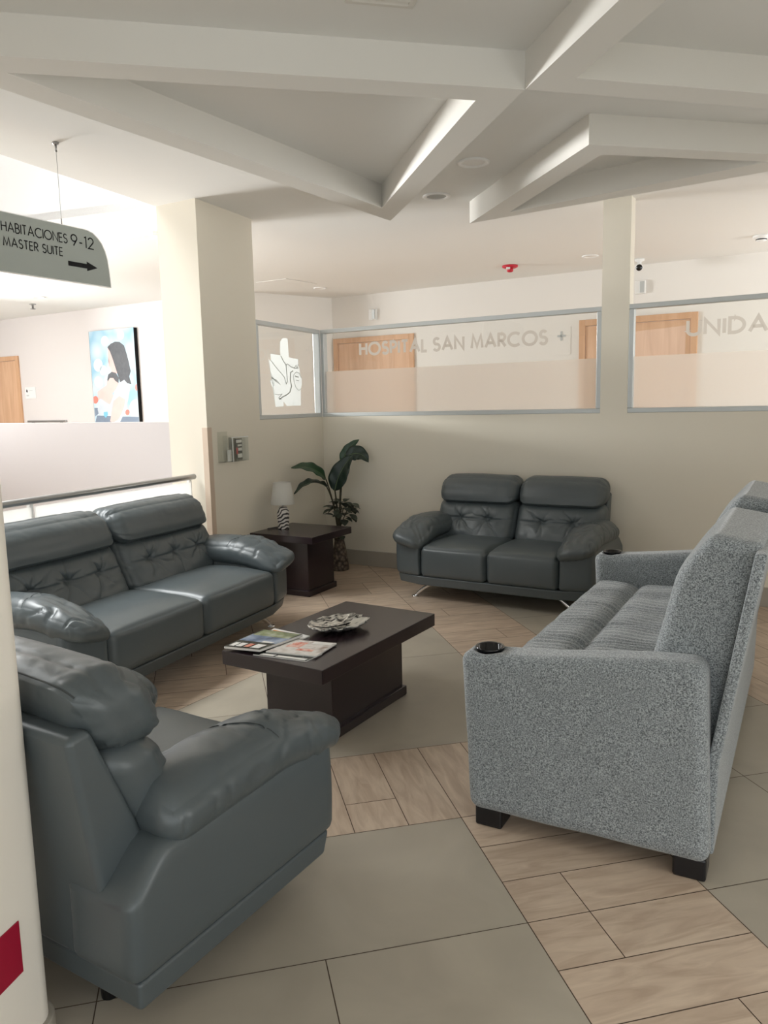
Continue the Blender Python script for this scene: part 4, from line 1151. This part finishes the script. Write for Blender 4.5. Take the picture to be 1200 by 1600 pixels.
t = thing('fire_alarm', 'red fire alarm strobe on the corridor ceiling', 'alarm', (1.44, 8.733, ZC))
bm = bmesh.new(); lathe(bm, [(0.085, 0), (0.085, -0.018), (0.060, -0.030), (0.0, -0.032)], 28); obj('alarm_base', bm, M['red'], t, True)
bm = bmesh.new(); lathe(bm, [(0.036, -0.028), (0.034, -0.062), (0.020, -0.070), (0.0, -0.071)], 20); obj('strobe_body', bm, M['red'], t, True)
bm = bmesh.new(); box(bm, -0.05, -0.01, -0.075, -0.045, -0.048, -0.026); o = obj('strobe_lens', bm, M['white_gloss'], t, bevel=0.004); o['label'] = 'white lens'
t = thing('smoke_detector', 'white round smoke detector on the corridor ceiling at the right edge', 'smoke detector', (3.56, 7.43, ZC))
bm = bmesh.new(); lathe(bm, [(0.075, 0), (0.075, -0.014), (0.062, -0.024), (0.046, -0.030), (0.046, -0.046), (0.030, -0.056), (0.0, -0.057)], 28); obj('detector_body', bm, M['white_gloss'], t, True)
bm = bmesh.new(); lathe(bm, [(0.0475, -0.032), (0.0475, -0.041)], 28)
fs = [f for f in bm.faces if len(f.verts) > 4]; bmesh.ops.delete(bm, geom=fs, context='FACES'); obj('vent_slot', bm, M['dark'], t, True)
t = thing('security_camera', 'small white security camera with black lens on the corridor ceiling beside the column', 'camera', (2.783, 8.50, ZC))
bm = bmesh.new(); lathe(bm, [(0.05, 0), (0.05, -0.02), (0.022, -0.03), (0.022, -0.055), (0.0, -0.056)], 24); obj('mount', bm, M['white_gloss'], t, True)
bm = bmesh.new(); dv = Vector((-0.25, -0.94, -0.22)).normalized()
tube(bm, [Vector((0, 0.03, -0.075)), Vector((0, 0.03, -0.075))+dv*0.13], 0.038, 20); obj('camera_body', bm, M['white_gloss'], t, True)
bm = bmesh.new(); tube(bm, [Vector((0, 0.03, -0.075))+dv*0.118, Vector((0, 0.03, -0.075))+dv*0.136], 0.033, 20); obj('camera_lens', bm, M['lens'], t, True)
def sconce(u, z, label):
    p = FW + W1*u + Vector((0, 0, z)); t = thing('wall_box', label, 'wall box', p, 0, 'white boxes high on the corridor wall')
    bm = bmesh.new(); obox(bm, -W1*0.055+Vector((0, 0, -0.07)), W1*0.11, NV*0.045, (0, 0, 0.14)); obj('box_body', bm, M['white_gloss'], t, bevel=0.004)
    bm = bmesh.new(); obox(bm, W1*0.0+NV*0.045+Vector((0, 0, -0.06)), W1*0.045, NV*0.012, (0, 0, 0.12)); obj('cover', bm, M['alu'], t, bevel=0.003)
sconce(0.68, 2.70, 'white box high on the corridor wall above the left oak door')
sconce(4.18, 2.73, 'white box high on the corridor wall just right of the column')
# room plate beside the second corridor door
# small pale plate with a plus sign
p = FW + W1*3.28 + Vector((0, 0, 2.20)); t = thing('room_sign', 'pale plate with a grey plus sign beside the right oak door, seen through the glass', 'sign', p)
bm = bmesh.new(); obox(bm, -W1*0.11+Vector((0, 0, -0.16)), W1*0.22, NV*0.006, (0, 0, 0.32)); obj('plate', bm, M['corridor_wall'], t)
bm = bmesh.new(); obox(bm, -W1*0.012+NV*0.01+Vector((0, 0, 0.0)), W1*0.024, NV*0.002, (0, 0, 0.11)); obox(bm, -W1*0.05+NV*0.01+Vector((0, 0, 0.043)), W1*0.10, NV*0.002, (0, 0, 0.024)); obj('plus_sign', bm, M['alu'], t)

# vent in the lounge ceiling at the top edge
t = thing('ceiling_vent', 'square white air vent in the lounge ceiling at the top edge', 'vent', (0.05, 2.975, ZC), math.radians(12.0))
bm = bmesh.new()
for a in ((-.13, .13, -.13, -.105), (-.13, .13, .105, .13), (-.13, -.105, -.105, .105), (.105, .13, -.105, .105)): box(bm, *a, -0.008, 0)
obj('vent_frame', bm, M['beam'], t, bevel=0.002)
bm = bmesh.new()
for k in range(7): obox(bm, (-0.105, -0.09+k*0.03, -0.002), (0.21, 0, 0), (0, 0.018, -0.008), (0, 0.001, 0.001))
obj('louvre', bm, M['beam'], t)

# linear diffuser and detector in the hall ceiling
t = thing('ceiling_diffuser', 'slim white air diffuser in the hall ceiling above the painting', 'diffuser', (-2.10, 6.95, ZC), math.radians(-31))
bm = bmesh.new(); box(bm, -0.30, 0.30, -0.09, 0.09, -0.010, 0); obj('diffuser_frame', bm, M['white_gloss'], t, bevel=0.003)
bm = bmesh.new(); box(bm, -0.27, 0.27, -0.06, 0.06, -0.014, -0.010); obj('diffuser_plate', bm, M['paper'], t)
t = thing('sprinkler', 'small grey sprinkler head on the hall ceiling near the oak door', 'sprinkler', (-4.79, 10.95, ZC))
bm = bmesh.new(); lathe(bm, [(0.045, 0), (0.045, -0.008), (0.015, -0.012), (0.012, -0.06), (0.0, -0.06)], 18); obj('escutcheon', bm, M['steel'], t, True)
bm = bmesh.new(); lathe(bm, [(0.0, -0.060), (0.034, -0.062), (0.034, -0.072), (0.0, -0.074)], 18); obj('deflector', bm, M['steel'], t, True)

# brochure holders on the pillar
bh = thing('brochure_holder', 'clear acrylic leaflet holder with a printed leaflet on the pillar', 'holder', SW(-1.45, 0, 1.09))
def BH(s, p, z): return SW(s, p, z) - SW(-1.45, 0, 1.09)
bm = bmesh.new()
obox(bm, BH(-1.535, 0.001, 1.085), S1*0.225, PV*0.003, (0, 0, 0.19)); obox(bm, BH(-1.535, 0.030, 1.085), S1*0.225, PV*0.003, (0, 0, 0.185))
obox(bm, BH(-1.535, 0.004, 1.085), S1*0.225, PV*0.026, (0, 0, 0.003)); obox(bm, BH(-1.535, 0.004, 1.088), S1*0.003, PV*0.026, (0, 0, 0.18)); obox(bm, BH(-1.313, 0.004, 1.088), S1*0.003, PV*0.026, (0, 0, 0.18))
obj('pocket', bm, M['acrylic'], bh)
bm = bmesh.new(); obox(bm, BH(-1.53, 0.030, 1.086), S1*0.010, PV*0.004, (0, 0, 0.188)); obox(bm, BH(-1.535, 0.026, 1.268), S1*0.225, PV*0.008, (0, 0, 0.006)); obj('edge', bm, M['white_gloss'], bh)
bm = bmesh.new(); obox(bm, BH(-1.675, 0.001, 1.09), S1*0.125, PV*0.003, (0, 0, 0.23)); obox(bm, BH(-1.675, 0.004, 1.09), S1*0.125, PV*0.05, (0, 0, 0.003)); obox(bm, BH(-1.675, 0.050, 1.09), S1*0.125, PV*0.003, (0, 0, 0.20)); obj('side_pocket', bm, M['acrylic'], bh)
bm = bmesh.new(); obox(bm, BH(-1.575, 0.015, 1.094), S1*0.025, PV*0.02, (0, 0, 0.085)); o = obj('card_stack', bm, M['paper'], bh); o['label'] = 'small stack of white cards'
bm = bmesh.new(); obox(bm, BH(-1.475, 0.024, 1.094), S1*0.085, PV*0.002, (0, 0, 0.165)); lf = obj('leaflet', bm, CT['dark'], bh); lf['label'] = 'dark printed leaflet'
for z, w, h, mm in ((1.228, 0.075, 0.022, 'paper'), (1.200, 0.055, 0.014, 'paper'), (1.165, 0.05, 0.022, 'paper'), (1.112, 0.06, 0.030, 'paper')):
    bm = bmesh.new(); obox(bm, BH(-1.395-w, 0.0265, z), S1*w, PV*0.0006, (0, 0, h)); obj('printed_block', bm, M['paper'], lf)
bm = bmesh.new(); obox(bm, BH(-1.472, 0.0265, 1.14), S1*0.022, PV*0.0005, (0, 0, 0.05)); obj('printed_photo', bm, M['red'], lf)

# ---------------------------------------------------------------- painting in the hall
Zv = Vector((0, 0, 1))
PQ = HQ - W1*1.290                                 # left edge on the hall wall
pw, pz0, pz1 = 0.95, 0.95, 2.645
pt = thing('painting', 'large unframed painting of a dark-haired mother holding a baby, on the bright hall wall', 'painting', PQ + Zv*pz0)
def PT(u, v, d=0.0): return W1*(pw*u) + NV*(0.06+d) + Zv*((pz1-pz0)-1.325*v)
def pimg(x, y):                                    # painting picture units -> canvas fractions
    xl = 330+65*(y-295)/1065; xr = 840+85*(y-240)/1110
    u = (x-xl)/(xr-xl); yt = 295-55*u
    return max(0.008, min(0.992, u)), (y-yt)/(1355-yt)
bm = bmesh.new(); obox(bm, (0, 0, 0), W1*pw, NV*0.0595, Zv*(pz1-pz0)); o = obj('canvas', bm, M['dark'], pt); o['label'] = 'black canvas edge'
def bokeh():
    m = bpy.data.materials.new('pale_blue_paint'); m.use_nodes = True
    nt = m.node_tree; b = nt.nodes['Principled BSDF']; b.inputs['Roughness'].default_value = 0.6
    tc = nt.nodes.new('ShaderNodeTexCoord'); v = nt.nodes.new('ShaderNodeTexVoronoi'); v.feature = 'SMOOTH_F1'; v.inputs['Scale'].default_value = 4.2; v.inputs['Smoothness'].default_value = 0.25
    nt.links.new(tc.outputs['Object'], v.inputs['Vector'])
    r = nt.nodes.new('ShaderNodeValToRGB'); e = r.color_ramp.elements
    e[0].position = 0.1; e[0].color = srgb(222, 232, 236); e[1].position = 0.8; e[1].color = srgb(150, 192, 214)
    x = e.new(0.4); x.color = srgb(198, 218, 228)
    nt.links.new(v.outputs['Distance'], r.inputs['Fac']); nt.links.new(r.outputs['Color'], b.inputs['Base Color'])
    return m
bm = bmesh.new(); obox(bm, NV*0.0595+W1*0.004, W1*(pw-0.008), NV*0.0005, Zv*(pz1-pz0)); obj('painted_background', bm, bokeh(), pt)
PM = {'hair': mat('charcoal_paint', srgb(92, 94, 98), 0.6, vary=(20, 0.3)), 'skin': mat('rose_skin_paint', srgb(226, 190, 184), 0.6, vary=(6, 0.12)), 'dress': mat('pale_grey_paint', srgb(198, 206, 214), 0.6, vary=(8, 0.12)),
      'white': mat('white_blue_paint', srgb(216, 230, 234), 0.6, vary=(6, 0.08)), 'coral': mat('coral_paint', srgb(232, 128, 112), 0.6, vary=(9, 0.1)), 'slate': mat('slate_paint', srgb(120, 134, 152), 0.6, vary=(10, 0.2)), 'sky': mat('sky_blue_paint', srgb(120, 190, 222), 0.6, vary=(9, 0.1))}
def paint(nm, pts, m, lay):
    bm = bmesh.new(); vs = [bm.verts.new(PT(*pimg(*p), 0.0004+0.0004*lay)) for p in pts]; f = bm.faces.new(vs); bmesh.ops.triangulate(bm, faces=[f]); obj(nm, bm, PM[m], pt)
def circ(cx, cy, r, sq=0.75): return [(cx+r*sq*math.cos(i*math.pi/12), cy+r*math.sin(i*math.pi/12)) for i in range(24)]
for (cx, cy, r) in ((440, 680, 75), (435, 870, 60), (880, 1180, 100), (520, 400, 60), (700, 330, 55), (500, 740, 60)): paint('painted_light', circ(cx, cy, r, 0.72), 'white', 0)
paint('painted_flower', circ(405, 1085, 45), 'coral', 0); paint('painted_flower', circ(785, 1235, 34), 'coral', 0); paint('painted_flower', circ(885, 940, 40, 0.4), 'coral', 0)
paint('painted_shadow', [(390, 1180), (430, 1180), (440, 1250), (400, 1280)], 'slate', 0); paint('painted_shadow', [(420, 1270), (930, 1290), (925, 1350), (400, 1350)], 'slate', 0)
paint('dress', [(690, 880), (740, 838), (790, 880), (812, 960), (790, 1100), (750, 1240), (700, 1350), (600, 1350), (590, 1250), (600, 1100), (640, 960)], 'dress', 2)
paint('mother_face', [(553, 480), (600, 470), (660, 600), (680, 760), (640, 790), (600, 760), (580, 710), (565, 690), (575, 640), (560, 580)], 'skin', 2)
paint('mother_hair', [(550, 470), (590, 430), (640, 406), (690, 410), (740, 450), (765, 530), (790, 620), (818, 750), (800, 820), (828, 905), (780, 890), (745, 850), (700, 880), (680, 800), (650, 700), (610, 600), (580, 520)], 'hair', 3)
paint('baby_head', [(545, 870), (560, 830), (610, 820), (670, 850), (680, 900), (650, 960), (610, 1010), (570, 980), (540, 920)], 'skin', 3)
paint('baby_hair', [(548, 850), (560, 790), (600, 757), (650, 770), (685, 830), (680, 890), (640, 860), (620, 830), (580, 830), (555, 870)], 'hair', 4)
paint('baby_body', [(450, 1080), (520, 1050), (600, 1080), (620, 1150), (590, 1230), (520, 1250), (450, 1270), (430, 1200)], 'dress', 3)
paint('arm', [(430, 990), (500, 940), (560, 900), (590, 960), (620, 1040), (600, 1090), (580, 1140), (540, 1120), (470, 1070), (440, 1090)], 'skin', 5)
paint('arm', [(620, 1100), (690, 1040), (760, 1080), (750, 1160), (720, 1240), (680, 1320), (620, 1350), (580, 1340), (600, 1230), (610, 1160)], 'skin', 4)
paint('bow', [(505, 1230), (550, 1225), (555, 1260), (530, 1300), (505, 1270)], 'sky', 5)

# room plate and low dark rail in the hall
p = HQ - W1*2.97 + Zv*1.80; t = thing('room_plate', 'white room plate with a small black symbol beside the hall oak door', 'sign', p)
bm = bmesh.new(); obox(bm, Zv*-0.09, W1*0.26, NV*0.008, Zv*0.18); obj('plate', bm, M['white_gloss'], t, bevel=0.002)
bm = bmesh.new(); c = W1*0.05+NV*0.009+Zv*0.03; ext(bm, [c+W1*0.02, c+Zv*0.03, c-W1*0.02, c-Zv*0.03], NV*0.001); obj('symbol', bm, M['dark'], t)
bm = bmesh.new(); obox(bm, W1*0.03+NV*0.008+Zv*-0.05, W1*0.06, NV*0.001, Zv*0.016); obox(bm, W1*0.11+NV*0.008+Zv*0.03, W1*0.08, NV*0.001, Zv*0.008); obj('printed_line', bm, M['alu'], t)
p = HQ - W1*2.95 + Zv*1.335; t = thing('wall_rail', 'slim grey bumper rail on the hall wall between the oak door and the painting', 'rail', p)
bm = bmesh.new(); obox(bm, NV*0.0, W1*0.95, NV*0.03, Zv*0.03); obj('rail_profile', bm, M['steel'], t, bevel=0.004)
for u in (0.1, 0.8):
    bm = bmesh.new(); obox(bm, W1*u+Zv*-0.02, W1*0.05, NV*0.02, Zv*0.02); obj('bracket', bm, M['steel'], t)
